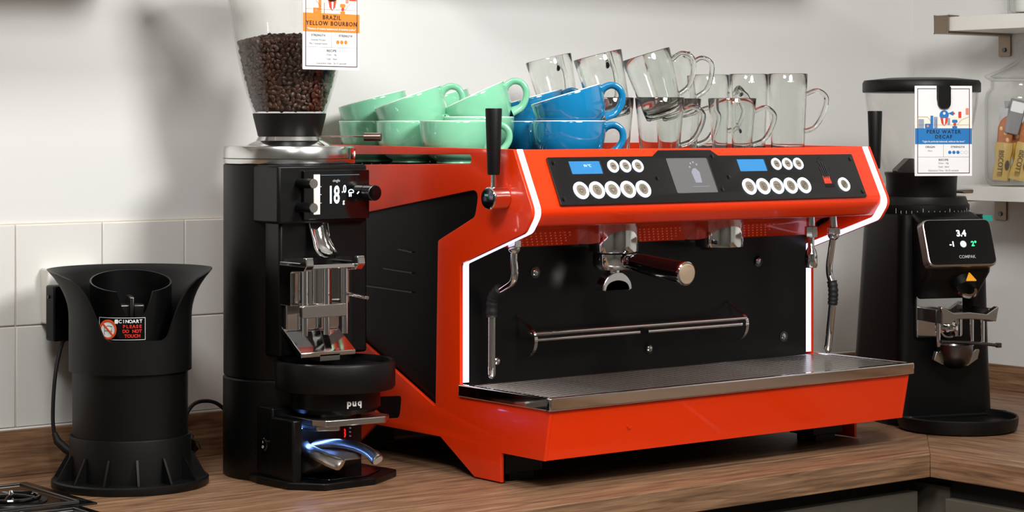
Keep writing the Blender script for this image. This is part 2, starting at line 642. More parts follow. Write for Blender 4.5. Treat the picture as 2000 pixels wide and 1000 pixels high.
nose = fillet([(-0.03, 0.489), (-0.0765, 0.397), (-0.055, 0.368), (0.098, 0.317)], [0, 0.022, 0.02, 0], 6)
front_line = nose + [(0.1, 0.315), (0.1, 0.138)]
side_outline = [(0.47, 0.4935)] + nose + [(0.1, 0.312), (0.1, 0.117), (-0.115, 0.117), (-0.1005, 0.045), (0.0, 0.045), (0.0, 0.002), (0.064, 0.002), (0.15, 0.052), (0.325, 0.052), (0.395, 0.002), (0.455, 0.002), (0.47, 0.05)]
window = fillet([(0.052, 0.43), (0.063, 0.388), (0.156, 0.349), (0.1625, 0.0965), (0.43, 0.209), (0.43, 0.374)], [0.014, 0.014, 0.006, 0.004, 0.01, 0.02])
slot = fillet([(0.0722, 0.467), (0.44, 0.4605), (0.44, 0.4775), (0.0722, 0.4805)], 0.006)
lowslot = fillet([(0.252, 0.104), (0.258, 0.069), (0.30, 0.063), (0.335, 0.078), (0.335, 0.094)], [0.006, 0.012, 0.01, 0.004, 0.004])
MYZ = Matrix(((0, 0, 1, 0), (1, 0, 0, 0), (0, 1, 0, 0), (0, 0, 0, 1)))
sl = plate('side_panel', side_outline, [window, slot, lowslot], 0.006, RED, EM, T(0, 0, 0) @ MYZ, bev=0.0009)
sr = plate('side_panel', side_outline, [window, slot, lowslot], 0.006, RED, EM, T(WID - 0.006, 0, 0) @ MYZ, bev=0.0009)
for s_, x in ((sl, 0.0085), (sr, WID - 0.0125)):
    obj('inner_panel', G().prism([(0.035, 0.455), (0.035, 0.374), (0.115, 0.335), (0.115, 0.066), (0.46, 0.066), (0.46, 0.455)], 'X', x, x + 0.004), BLACKS, s_)
for k, (y0, y1, z0) in enumerate(((0.232, 0.27, 0.3295), (0.232, 0.31, 0.2975), (0.232, 0.365, 0.2675))):
    obj('louvre', G().prism([(y0, z0 - 0.003), (y1, z0), (y1, z0 + 0.0022), (y0, z0 - 0.0008)], 'X', 0.0055, 0.0085), DSTEEL, sl)
# light strips along both side panels
strip = [(y, z) for y, z in front_line]
for x0, x1 in ((0.0065, 0.0170), (WID - 0.0185, WID - 0.0065)):
    obj('light_strip', G().ribbon(strip, 0.006, x0, x1), LED, EM)
# upper housing
hous = fillet([(-0.029, 0.4885), (-0.0735, 0.4005), (-0.052, 0.376), (0.02, 0.3735), (0.07, 0.366), (0.101, 0.337), (0.125, 0.337), (0.125, 0.455), (-0.015, 0.455), (-0.015, 0.4885)],
              [0.001, 0.02, 0.012, 0.03, 0.04, 0, 0, 0, 0, 0.001], 6)
obj('upper_housing', G().prism(hous, 'X', 0.0172, WID - 0.0187), RED, EM, sharp=30)
obj('chassis', G().box(0.02, WID - 0.02, 0.125, 0.46, 0.07, 0.452), BLACKS, EM)
obj('back_panel', G().box(0.0172, WID - 0.0187, 0.1, 0.125, 0.1, 0.345), BLACKS, EM)
obj('rear_panel', G().box(0.006, WID - 0.006, 0.46, 0.468, 0.05, 0.46), RED, EM)
obj('rear_rail', G().box(0.006, WID - 0.006, 0.462, 0.468, 0.476, 0.4935), RED, EM)
# cup tray with wires
ct = obj('cup_tray', G().box(0.01, WID - 0.01, -0.014, 0.46, 0.452, 0.4595), BLACKP, EM)
wire = mesh('tray_wire', G().cyl((0.02, 0, 0.4618), (WID - 0.02, 0, 0.4618), 0.0022, n=6), DSTEEL)
for k in range(18):
    o = obj('tray_wire', wire, DSTEEL, ct)
    o.location = (0, 0.0 + 0.026 * k, 0)
# glowing dots that paint reflected light onto the underside of the housing
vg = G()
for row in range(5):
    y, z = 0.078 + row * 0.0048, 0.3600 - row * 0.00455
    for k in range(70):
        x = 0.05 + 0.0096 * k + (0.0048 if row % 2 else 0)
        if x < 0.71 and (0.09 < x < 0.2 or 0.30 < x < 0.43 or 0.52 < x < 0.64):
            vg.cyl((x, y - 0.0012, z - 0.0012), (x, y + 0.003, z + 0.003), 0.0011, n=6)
vo = obj('reflection_dots', vg, mat('reflection_glow', (255, 120, 80), 0.4, emit=(255, 110, 70), estr=0.2), EM)
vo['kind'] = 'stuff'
# control fascia on the slanted face
FO, FU, FV = (0, -0.03, 0.489), (1, 0, 0), (0, 0.4555, 0.8903)
FM = frame(FO, FU, FV)
fout = fillet([(0.0535, -0.0925), (0.6995, -0.0925), (0.7005, -0.0145), (0.399, -0.0145), (0.386, -0.0045), (0.277, -0.0045), (0.262, -0.0145), (0.0545, -0.0145)], [0.003, 0.003, 0.003, 0.002, 0.003, 0.003, 0.002, 0.003], 3)
fas = plate('control_fascia', fout, [rrect(0.2875, 0.3735, -0.0775, -0.0175, 0.002, 2), rrect(0.0935, 0.1535, -0.0425, -0.0212, 0.001, 2), rrect(0.4355, 0.4955, -0.0425, -0.0212, 0.001, 2)], 0.0022, mat('fascia_black', (18, 18, 19), 0.3), EM, FM @ T(0, 0, 0.0004), bev=0.0004)
sc_ = obj('screen', G(FM).box(0.2875, 0.3735, -0.0775, -0.0175, 0.0003, 0.001), SCREEN, fas)
pg = G(FM)
pg.prism([(0.334, -0.06), (0.347, -0.06), (0.349, -0.042), (0.343, -0.035), (0.337, -0.036), (0.332, -0.042)], 'Z', 0.001, 0.0012)
for dx, dy in ((0.332, -0.033), (0.336, -0.027), (0.342, -0.025), (0.348, -0.029)):
    pg.prism(circle(dx, dy, 0.0018, 8), 'Z', 0.001, 0.0012)
pg.box(0.325, 0.36, -0.0668, -0.0662, 0.001, 0.0012)
obj('screen_picture', pg, SCREENI, sc_)
for x0 in (0.0935, 0.4355):
    l = obj('display', G(FM).box(x0, x0 + 0.06, -0.0425, -0.0212, 0.0003, 0.0012), LCD, fas)
text('display_lettering', '94 °C', 0.006, mat('display_ink', (190, 225, 250), 0.4, emit=(190, 225, 250), estr=0.6), fas, FM @ T(0.128, -0.029, 0.0014))


def button(x, y, r, icon):
    b = obj('button', G(FM @ T(x, y, 0)).lathe([(0, 0.0026), (r * 0.62, 0.0026), (r * 0.64, 0.0042), (0, 0.0042)], 28), BTN, EM)
    obj('ring_light', G(FM @ T(x, y, 0)).lathe([(r * 0.66, 0.0026), (r, 0.0026), (r * 0.98, 0.0046), (r * 0.68, 0.0046)], 32, close=True), RING, b)
    g = G(FM @ T(x, y, 0.0043))
    w = 0.00035
    def line(pts, cl=False):
        p3 = [(p[0] * r, p[1] * r, 0.0001) for p in pts]
        g.tube(p3, w, 5, closed=cl)
    cup = [(-0.25, 0.12), (0.25, 0.12), (0.22, -0.12), (0.0, -0.28), (-0.22, -0.12)]
    if icon == 'cup':
        line(cup, True)
    elif icon == 'two':
        line([(p[0] * 0.8 - 0.02, p[1] * 0.8 + 0.2) for p in cup], True)
        line([(p[0] * 0.8 + 0.02, p[1] * 0.8 - 0.2) for p in cup], True)
    elif icon == 'big':
        line([(p[0] * 1.25, p[1] * 1.25) for p in cup], True)
    elif icon == 'steam':
        line([(p[0] * 1.1, p[1] * 1.1 - 0.1) for p in cup], True)
        line([(-0.25, 0.2), (0.25, 0.2)])
        line([(-0.2, 0.32), (0.2, 0.32)])
    elif icon == 'swirl':
        line([(0.3 * math.cos(a * 0.7) * (0.4 + 0.06 * a), 0.4 * math.sin(a * 0.7) * (0.4 + 0.06 * a)) for a in range(0, 16)])
        line([(-0.3, -0.25), (0.3, 0.25)])
    elif icon == 'bar':
        line([(-0.3, 0), (0.3, 0)])
        line([(-0.2, 0.07), (0.2, 0.07)])
    obj('icon', g, ICON, b)


for x0, s in ((0.099, 0), (0.4415, 1)):
    for k, ic in enumerate(('cup', 'two', 'big', 'steam', 'swirl')):
        button(x0 + 0.0304 * k, -0.0697, 0.0138, ic)
    for k in range(3):
        button(x0 + 0.0767 + 0.0246 * k, -0.0312, 0.0102, 'bar')
button(0.655, -0.0697, 0.0122, 'swirl')
# emblem: a hand with a red cuff beside the power button
eg = G(FM)
for k, (dx, top) in enumerate(((0.6135, -0.030), (0.6175, -0.024), (0.6222, -0.022), (0.6268, -0.026))):
    eg.tube([(dx + 0.002, -0.058, 0.0028), (dx, top - 0.006, 0.0028)], 0.0011, 6)
    eg.cyl((dx - 0.0005, top + 0.002, 0.0022), (dx - 0.0005, top + 0.002, 0.0031), 0.0013, n=10)
eg.box(0.6115, 0.632, -0.0735, -0.069, 0.0024, 0.0031)
em_ = obj('hand_emblem', eg, mat('emblem_black', (2, 2, 2), 0.6), fas)
obj('emblem_cuff', G(FM).prism([(0.6125, -0.067), (0.6285, -0.067), (0.6275, -0.054), (0.6255, -0.056), (0.6238, -0.0535), (0.622, -0.056), (0.62, -0.0535), (0.6175, -0.056), (0.6135, -0.053)], 'Z', 0.0024, 0.003), mat('emblem_red', (240, 60, 40), 0.4, emit=(240, 50, 30), estr=0.35), em_)
scr = mesh('screw', G().lathe([(0, 0.0014), (0.0016, 0.0014), (0.0034, 0.0009), (0.0036, 0), (0, 0)], 14), BLACKG)
for x, y in ((0.063, -0.024), (0.061, -0.083), (0.692, -0.024), (0.693, -0.083), (0.256, -0.052), (0.405, -0.052), (0.382, -0.0735), (0.385, -0.016)):
    o = obj('screw', scr, BLACKG, fas)
    o.matrix_local = FM @ T(x, y, 0.0026)
# screws on the back panel
scr2 = mesh('panel_screw', G(RX(PI / 2)).lathe([(0, 0.004), (0.003, 0.0038), (0.0055, 0.0022), (0.006, 0), (0, 0)], 18), CHROME)
wash = mesh('washer', G(RX(PI / 2)).lathe([(0.0055, 0), (0.0095, 0), (0.0092, 0.0012), (0.0055, 0.0012)], 22, close=True), BLACKG)
for x, z in ((0.144, 0.298), (0.622, 0.297), (0.0695, 0.166), (0.379, 0.166), (0.682, 0.167)):
    o = obj('panel_screw', scr2, CHROME, EM)
    o.location = (x, 0.1, z)
    w_ = obj('washer', wash, BLACKG, o)
# groups
for gx in (0.2565, 0.481):
    gh = obj('group_head', G(T(gx, 0.045, 0)).lathe([(0, 0.3275), (0.036, 0.3275), (0.0385, 0.329), (0.0392, 0.334), (0.0392, 0.366), (0.037, 0.3715), (0.037, 0.38), (0, 0.38)], 48), CHROME, EM)
    obj('group_neck', G().box(gx - 0.027, gx + 0.027, 0.045, 0.102, 0.333, 0.37), CHROME, gh, bevel=0.006, seg=3)
    obj('group_gasket', G(T(gx, 0.045, 0)).lathe([(0.0, 0.324), (0.03, 0.324), (0.033, 0.3278), (0, 0.3278)], 36), RUBBER, gh)
# steam wands
JL = (0.045, 0.0259)
wl = obj('steam_wand', G().tube(smooth([(JL[0], JL[1], 0.338), (JL[0], JL[1], 0.322), (JL[0], JL[1] - 0.002, 0.304), (JL[0], 0.03, 0.291), (0.045, 0.049, 0.2815), (0.045, 0.066, 0.274)], 5), 0.0056, 14), CHROME, EM)
obj('wand_joint', G().cyl((JL[0], JL[1], 0.354), (JL[0], JL[1], 0.343), 0.0115, n=6).ell((JL[0], JL[1], 0.341), (0.0095, 0.0095, 0.009)).cyl((JL[0], JL[1], 0.354), (JL[0], JL[1], 0.374), 0.007), CHROME, wl, bevel=0.0008)
slv = smooth([(0.045, 0.06, 0.2785), (0.045, 0.073, 0.27), (0.045, 0.0795, 0.257), (0.045, 0.0808, 0.236)], 8)
obj('grip_sleeve', G().tube(slv, [0.0082 + (0.0009 if (i % 4) < 2 else 0) for i in range(len(slv))], 16), RUBBER, wl)
obj('wand_pipe', G().tube([(0.045, 0.0808, 0.24), (0.045, 0.0808, 0.162)], 0.0062, 14), STEEL, wl)
obj('wand_tip', G().tube([(0.045, 0.0808, 0.162), (0.045, 0.0808, 0.15), (0.045, 0.0808, 0.146), (0.045, 0.0808, 0.143)], [0.0068, 0.0068, 0.0055, 0.003], 14), CHROME, wl)
XR = 0.715
wr = obj('steam_wand', G().tube(smooth([(XR, 0.0165, 0.338), (XR, 0.021, 0.315), (XR, 0.0255, 0.29), (XR, 0.024, 0.272), (XR, 0.0175, 0.258)], 5), 0.0056, 14), CHROME, EM)
obj('wand_joint', G().cyl((XR, 0.0156, 0.354), (XR, 0.0156, 0.343), 0.0115, n=6).ell((XR, 0.0156, 0.341), (0.0095, 0.0095, 0.009)).cyl((XR, 0.0156, 0.354), (XR, 0.0156, 0.374), 0.007), CHROME, wr, bevel=0.0008)
slv = smooth([(XR, 0.0195, 0.264), (XR, 0.0165, 0.25), (XR, 0.0168, 0.235), (XR, 0.018, 0.225)], 8)
obj('grip_sleeve', G().tube(slv, [0.0078 + (0.0008 if (i % 4) < 2 else 0) for i in range(len(slv))], 16), RUBBER, wr)
obj('wand_pipe', G().tube([(XR, 0.0178, 0.23), (XR, 0.0275, 0.157)], 0.0062, 14), CHROME, wr)
obj('wand_tip', G().tube([(XR, 0.0275, 0.157), (XR, 0.0285, 0.15), (XR, 0.0288, 0.146), (XR, 0.029, 0.143)], [0.0066, 0.0066, 0.005, 0.003], 14), CHROME, wr)
hw = obj('water_spout', G(T(0.68, 0.0335, 0)).lathe([(0, 0.287), (0.0085, 0.287), (0.0105, 0.29), (0.0105, 0.306), (0.0085, 0.316), (0.0052, 0.322), (0.0052, 0.345), (0, 0.345)], 24), CHROME, EM)
obj('spout_nut', G().cyl((0.68, 0.0335, 0.338), (0.68, 0.0335, 0.356), 0.011, n=6).cyl((0.68, 0.0335, 0.356), (0.68, 0.0335, 0.374), 0.0075), CHROME, hw, bevel=0.0008)
# fold-down cup shelf
cs = obj('cup_shelf', G().tube([(0.109, 0.0565, 0.2085), (0.552, 0.0565, 0.2085)], 0.0028, 10), CHROME, EM)
for x in (0.109, 0.5525):
    line = smooth([(0.1, 0.2325), (0.076, 0.2195), (0.0585, 0.2085), (0.055, 0.198), (0.058, 0.186), (0.066, 0.177), (0.076, 0.172)], 5)
    obj('end_bracket', G().ribbon([tuple(p) for p in line], -0.002, x - 0.003, x + 0.003), CHROME, cs)
for x0, x1 in ((0.116, 0.3225), (0.34, 0.546)):
    hs = []
    n = 34
    for k in range(n):
        cx = x0 + 0.006 + (x1 - x0 - 0.012) * k / (n - 1)
        hs.append(circle(cx, 0.0125, 0.0019, 8))
        hs.append(circle(cx, 0.0205, 0.0019, 8))
    plate('perforated_strip', rrect(x0, x1, 0.0, 0.027, 0.002, 3), hs, 0.0016, STEEL, cs, frame((0, 0.0615, 0.1985), (1, 0, 0), (0, 0.94, 0.32)))
    obj('strip_lip', G().tube([(x0, 0.0605, 0.1985), (x1, 0.0605, 0.1985)], 0.0032, 10), CHROME, cs)
# drip tray
dt = obj('drip_tray', G().box(-0.004, 0.7625, -0.12, -0.112, 0.1175, 0.1365).box(-0.004, 0.004, -0.112, 0.1, 0.1175, 0.1365).box(0.7545, 0.7625, -0.112, 0.1, 0.1175, 0.1365)
         .box(0.004, 0.7545, 0.092, 0.1, 0.1175, 0.1345), CHROME, EM, bevel=0.0022, seg=3)
obj('tray_basin', G().box(0.004, 0.7545, -0.112, 0.092, 0.1175, 0.121), BLACKS, dt)
slat = mesh('slat', G().box(0.006, 0.7525, 0, 0.0072, 0.1285, 0.1345), STEEL)
for k in range(19):
    o = obj('slat', slat, STEEL, dt, bevel=0.0006)
    o.location = (0, -0.1035 + 0.0103 * k, 0)
# base
obj('front_panel', G().prism([(-0.1145, 0.1165), (-0.1, 0.0452), (-0.094, 0.0452), (-0.108, 0.1165)], 'X', 0.0062, WID - 0.0062), RED, EM)
obj('base_pan', G().box(0.0062, WID - 0.0062, -0.09, 0.46, 0.05, 0.07).box(0.0062, WID - 0.0062, -0.093, 0.1, 0.07, 0.116), BLACKS, EM)
for x in (0.012, 0.655):
    for y in (0.004, 0.39):
        ft = obj('foot', G().box(x, x + 0.07, y, y + 0.055, 0.012, 0.052).box(x + 0.012, x + 0.058, y + 0.006, y + 0.05, 0.0, 0.012), BLACKS, EM, bevel=0.001)
obj('power_mark', G(frame((0.155, -0.1078, 0.0837), (1, 0, 0), (0, 0.2, 0.98))).tube([(0.0042 * math.cos(a), 0.0042 * math.sin(a), 0.0004) for a in [R(120 + 300 * i / 16) for i in range(17)]], 0.0005, 6).tube([(0, 0.002, 0.0004), (0, 0.006, 0.0004)], 0.0005, 6), mat('embossed_red', (200, 40, 8), 0.4), EM)
# steam levers


def lever(x, y, z, sgn):
    b = obj('lever_boss', G().cyl((x, y, z), (x + sgn * 0.03, y, z), 0.0165, n=36), CHROME, EM, bevel=0.0015)
    obj('boss_cap', G().cyl((x + sgn * 0.03, y, z), (x + sgn * 0.0318, y, z), 0.0145, n=36), BLACKG, b)
    obj('cap_mark', G().box(x + sgn * 0.0318, x + sgn * 0.032, y - 0.002, y + 0.006, z + 0.003, z + 0.0062) if sgn > 0 else G().box(x + sgn * 0.032, x + sgn * 0.0318, y - 0.002, y + 0.006, z + 0.003, z + 0.0062), mat('teal_mark', (110, 190, 180), 0.4), b)
    xs = x + sgn * 0.02
    obj('lever_stem', G().cyl((xs, y, z + 0.012), (xs, y, z + 0.04), 0.0042, n=16), CHROME, b)
    obj('lever_handle', G(T(xs, y, z)).lathe([(0, 0.034), (0.0085, 0.034), (0.0092, 0.037), (0.0122, 0.128), (0.0118, 0.1305), (0, 0.1305)], 28), BLACK, b)


lever(0.0, -0.009, 0.418, -1)
lever(WID, -0.022, 0.418, 1)

# portafilter locked in the left group
PF = thing('portafilter', 'chrome portafilter with long black handle and pale end cap in left group', 'portafilter', (0.2565, 0.045, 0.285))
obj('basket_ring', G().lathe([(0, 0.016), (0.0265, 0.016), (0.031, 0.021), (0.0325, 0.024), (0.0325, 0.0402), (0, 0.0402)], 44), CHROME, PF)
obj('neck', G().tube([(0, -0.028, 0.029), (0, -0.05, 0.0275)], [0.0105, 0.0095], 20), CHROME, PF)
hd = obj('handle', G().tube(smooth([(0, -0.046, 0.0285), (0, -0.06, 0.0285), (0, -0.11, 0.0228), (0, -0.163, 0.0182)], 6), [0.0125, 0.0128, 0.013, 0.0135, 0.0138, 0.0142, 0.0144, 0.0147, 0.015, 0.0153, 0.0156, 0.0159, 0.0161, 0.0163, 0.0165, 0.0167, 0.0169, 0.0171, 0.0172], 28), BLACKG, PF)
obj('end_ring', G().tube([(0, -0.162, 0.0182), (0, -0.1655, 0.0179), (0, -0.1665, 0.0178)], [0.018, 0.018, 0.0168], 32), CHROME, hd)
obj('end_cap', G().tube([(0, -0.1664, 0.0178), (0, -0.1678, 0.0177), (0, -0.1684, 0.0176)], [0.0154, 0.015, 0.013], 32), BEIGE, hd)
sp = obj('spout', G().cyl((0, 0, 0.018), (0, 0, 0.008), 0.0095, n=20), CHROME, PF)
ag = G()
A = [(0.0, 0.001), (0.01, -0.0005), (0.0195, -0.006), (0.0275, -0.016), (0.0295, -0.026)]
pts_o = [(-a, b) for a, b in A[::-1]] + A[1:]
pts_i = [(-0.0235, -0.0285), (-0.0205, -0.0205), (-0.0135, -0.0155), (0, -0.013), (0.0135, -0.0155), (0.0205, -0.0205), (0.0235, -0.0285)]
arch = [tuple(p) for p in smooth([(p[0], p[1] + 0.011) for p in pts_o], 4)] + [tuple(p) for p in smooth([(p[0], p[1] + 0.011) for p in pts_i[::-1]], 4)]
obj('spout_arch', ag.prism(arch, 'Y', -0.0095, 0.0095), CHROME, sp, bevel=0.0025, seg=3)


# ------------------------------------------------------------------ cups and mugs
def make_cup(color, name):
    r, h = 0.0565, 0.0655
    outer = smooth([(0.0, 0.002), (0.025, 0.002), (0.0285, 0.0), (0.031, 0.0015), (0.031, 0.0045), (0.0425, 0.0125), (0.0522, 0.029), (0.0558, 0.047), (r, h)], 4)
    prof = [(p[0], p[1]) for p in outer]
    rim = [(r - 0.0005, h + 0.0007), (r - 0.0015, h + 0.0009)]
    inner = [(p[0] - 0.0035 if p[0] > 0.0036 else 0, p[1] + 0.004) for p in outer if p[1] > 0.006][::-1]
    body = mesh('bowl', G().lathe(prof + rim + [(r - 0.0031, h - 0.002)], 56), color)
    inn = [(r + 0.0001, h + 0.0002), (r - 0.0004, h + 0.0014), (r - 0.0016, h + 0.0016), (r - 0.0034, h - 0.001)] + [(max(p[0] - 0.0035, 0), p[1] + 0.003) for p in outer[::-1] if 0.008 < p[1] < h - 0.006] + [(0.02, 0.0085), (0, 0.0085)]
    inner = mesh('inner_glaze', G().lathe(inn, 56), CREAM)
    path = smooth([(0.0505, 0, 0.0525), (0.0585, 0, 0.0585), (0.071, 0, 0.0595), (0.081, 0, 0.0515), (0.0825, 0, 0.038), (0.076, 0, 0.026), (0.064, 0, 0.017), (0.0475, 0, 0.0165)], 6)
    n = len(path)
    rs = [(0.0045 + 0.0015 * abs(2 * i / (n - 1) - 1) ** 3, 0.0062 + 0.0035 * abs(2 * i / (n - 1) - 1) ** 3) for i in range(n)]
    hand = mesh('handle', G().tube(path, rs, 14), color)
    return body, inner, hand


CUPM = {'mint': make_cup(MINT, 'mint'), 'blue': make_cup(BLUE, 'blue')}
VIEWF = Vector((0.616, 0.788, 0)).normalized()


def cup(kind, x, y, z, rot, tilt, label, taxis=None):
    t = thing('cup', label, 'cup', (x, y, z), group=kind + ' cups on the machine')
    q = Matrix.Rotation(R(tilt), 4, taxis or VIEWF) @ RZ(R(rot))
    t.rotation_euler = q.to_euler()
    b, i, h = CUPM[kind]
    obj('bowl', b, None, t)
    obj('inner_glaze', i, None, t)
    obj('handle', h, None, t)
    return t


TZ = 0.4645
cup('mint', 0.057, 0.412, TZ, 0, 0, 'rearmost mint cup standing on the tray, left end behind grinder lever')
cup('mint', 0.057, 0.306, TZ, 20, 0, 'mint cup standing on the tray, between the rearmost and the front mint cup')
cup('mint', 0.0615, 0.193, TZ, -38, 0, 'front mint cup standing behind the left steam lever, handle right')
c4 = cup('mint', 0.152, 0.2605, TZ, 60, 0, 'mint cup standing on the tray behind the front mint cup')
c4.scale = (1.08, 1.08, 1.1)
cup('mint', 0.168, 0.388, TZ, 60, 0, 'mint cup standing hidden at the back of the tray')
cup('mint', 0.0680, 0.4034, TZ + 0.0385, 50, -15, 'tilted mint cup stacked at the far left, next to the coffee hopper')
cup('mint', 0.0704, 0.2955, TZ + 0.0415, -42, -20, 'tilted mint cup on top, handle overlapping the cup behind it')
cup('mint', 0.1790, 0.3794, TZ + 0.0415, 12, -16, 'tilted mint cup on top at the back, only its handle and rim showing')
cup('mint', 0.1685, 0.2476, TZ + 0.0465, -38, -25, 'tilted mint cup on top, steepest tilt, right beside the blue cups')
cup('blue', 0.265, 0.26, TZ, -128, 0, 'blue cup standing on the tray, half hidden behind the steam lever')
cup('blue', 0.192, 0.075, TZ, -38, 0, 'front blue cup standing on the tray below a tilted blue cup')
cup('blue', 0.2752, 0.2520, TZ + 0.0405, -34, -15, 'tilted blue cup on top behind the front blue pair')
cup('blue', 0.2030, 0.0664, TZ + 0.0440, -38, -17, 'tilted blue cup on top of the front blue cup')


def make_mug(r0, r1, h, hz0, hz1, hw):
    def rr(z):
        return r0 + (r1 - r0) * (z / h) ** 0.85
    zs = [0.0125, h * 0.2, h * 0.4, h * 0.6, h * 0.8, h - 0.001]
    o = [(rr(z), z) for z in zs] + [(r1 - 0.0008, h)]
    i = [(r1 - 0.0019, h)] + [(rr(z) - 0.0020, z) for z in zs[::-1]]
    bs = [(0, 0.001), (r0 - 0.003, 0.0), (r0, 0.002)]
    bi = [(r0 - 0.007, 0.0095), (r0 * 0.5, 0.0075), (0, 0.007)]
    body = mesh('glass_body', G().lathe(bs + o + i + bi, 48), GLASS, 60)
    rm = r0 + (r1 - r0) * 0.75
    path = smooth([(rm - 0.0002, 0, hz1), (rm + hw * 0.55, 0, hz1 + 0.006), (rm + hw, 0, hz1 - 0.006), (rm + hw * 0.85, 0, (hz0 + hz1) / 2), (rm + hw * 0.45, 0, hz0 + 0.008), (r0 + (r1 - r0) * 0.35 + 0.0005, 0, hz0)], 6)
    hand = mesh('handle', G().tube(path, [(0.0032, 0.0045)] * len(path), 12), GLASS, 80)
    return body, hand


MUG = make_mug(0.029, 0.0395, 0.104, 0.028, 0.083, 0.032)
TALL = make_mug(0.0265, 0.033, 0.146, 0.05, 0.112, 0.033)


def mug(kind, x, y, z, rot, tilt, label):
    t = thing('glass_mug', label, 'mug', (x, y, z), group='clear glass mugs on the machine')
    t.rotation_euler = (Matrix.Rotation(R(tilt), 4, VIEWF) @ RZ(R(rot))).to_euler()
    obj('glass_body', kind[0], None, t)
    obj('handle', kind[1], None, t)
    return t


mug(MUG, 0.374, 0.324, TZ, 30, 0, 'clear glass mug standing on the tray, hidden behind the blue cups')
mug(MUG, 0.310, 0.118, TZ, 100, 0, 'clear glass mug standing on the tray, touching the blue cup handles')
mug(MUG, 0.362, 0.056, TZ, -38, 0, 'clear glass mug standing in front, below the most tilted glass')
mug(MUG, 0.478, 0.142, TZ, -28, 0, 'clear glass mug standing on the tray in the second row of glasses')
mug(MUG, 0.522, 0.058, TZ, -38, 0, 'clear glass mug standing in front with nothing stacked on it')
mug(MUG, 0.3787, 0.3203, TZ + 0.0720, 30, -13, 'clear glass mug stacked on top, leftmost above the blue cups')
mug(MUG, 0.3147, 0.1143, TZ + 0.0710, 30, -14, 'clear glass mug stacked on top, second from the left')
mug(MUG, 0.3683, 0.0511, TZ + 0.0730, -38, -17, 'most tilted clear glass mug, stacked on top in front')
mug(MUG, 0.4827, 0.1383, TZ + 0.0720, -38, -13, 'clear glass mug stacked on top, rightmost of the stacked ones')
mug(TALL, 0.602, 0.195, TZ, -38, 0, 'tall clear glass mug standing furthest back of the three tall ones')
mug(TALL, 0.618, 0.118, TZ, 70, 0, 'tall clear glass mug standing in the middle of the three tall ones')
mug(TALL, 0.652, 0.060, TZ, -38, 0, 'tall clear glass mug standing at the right end of the tray')


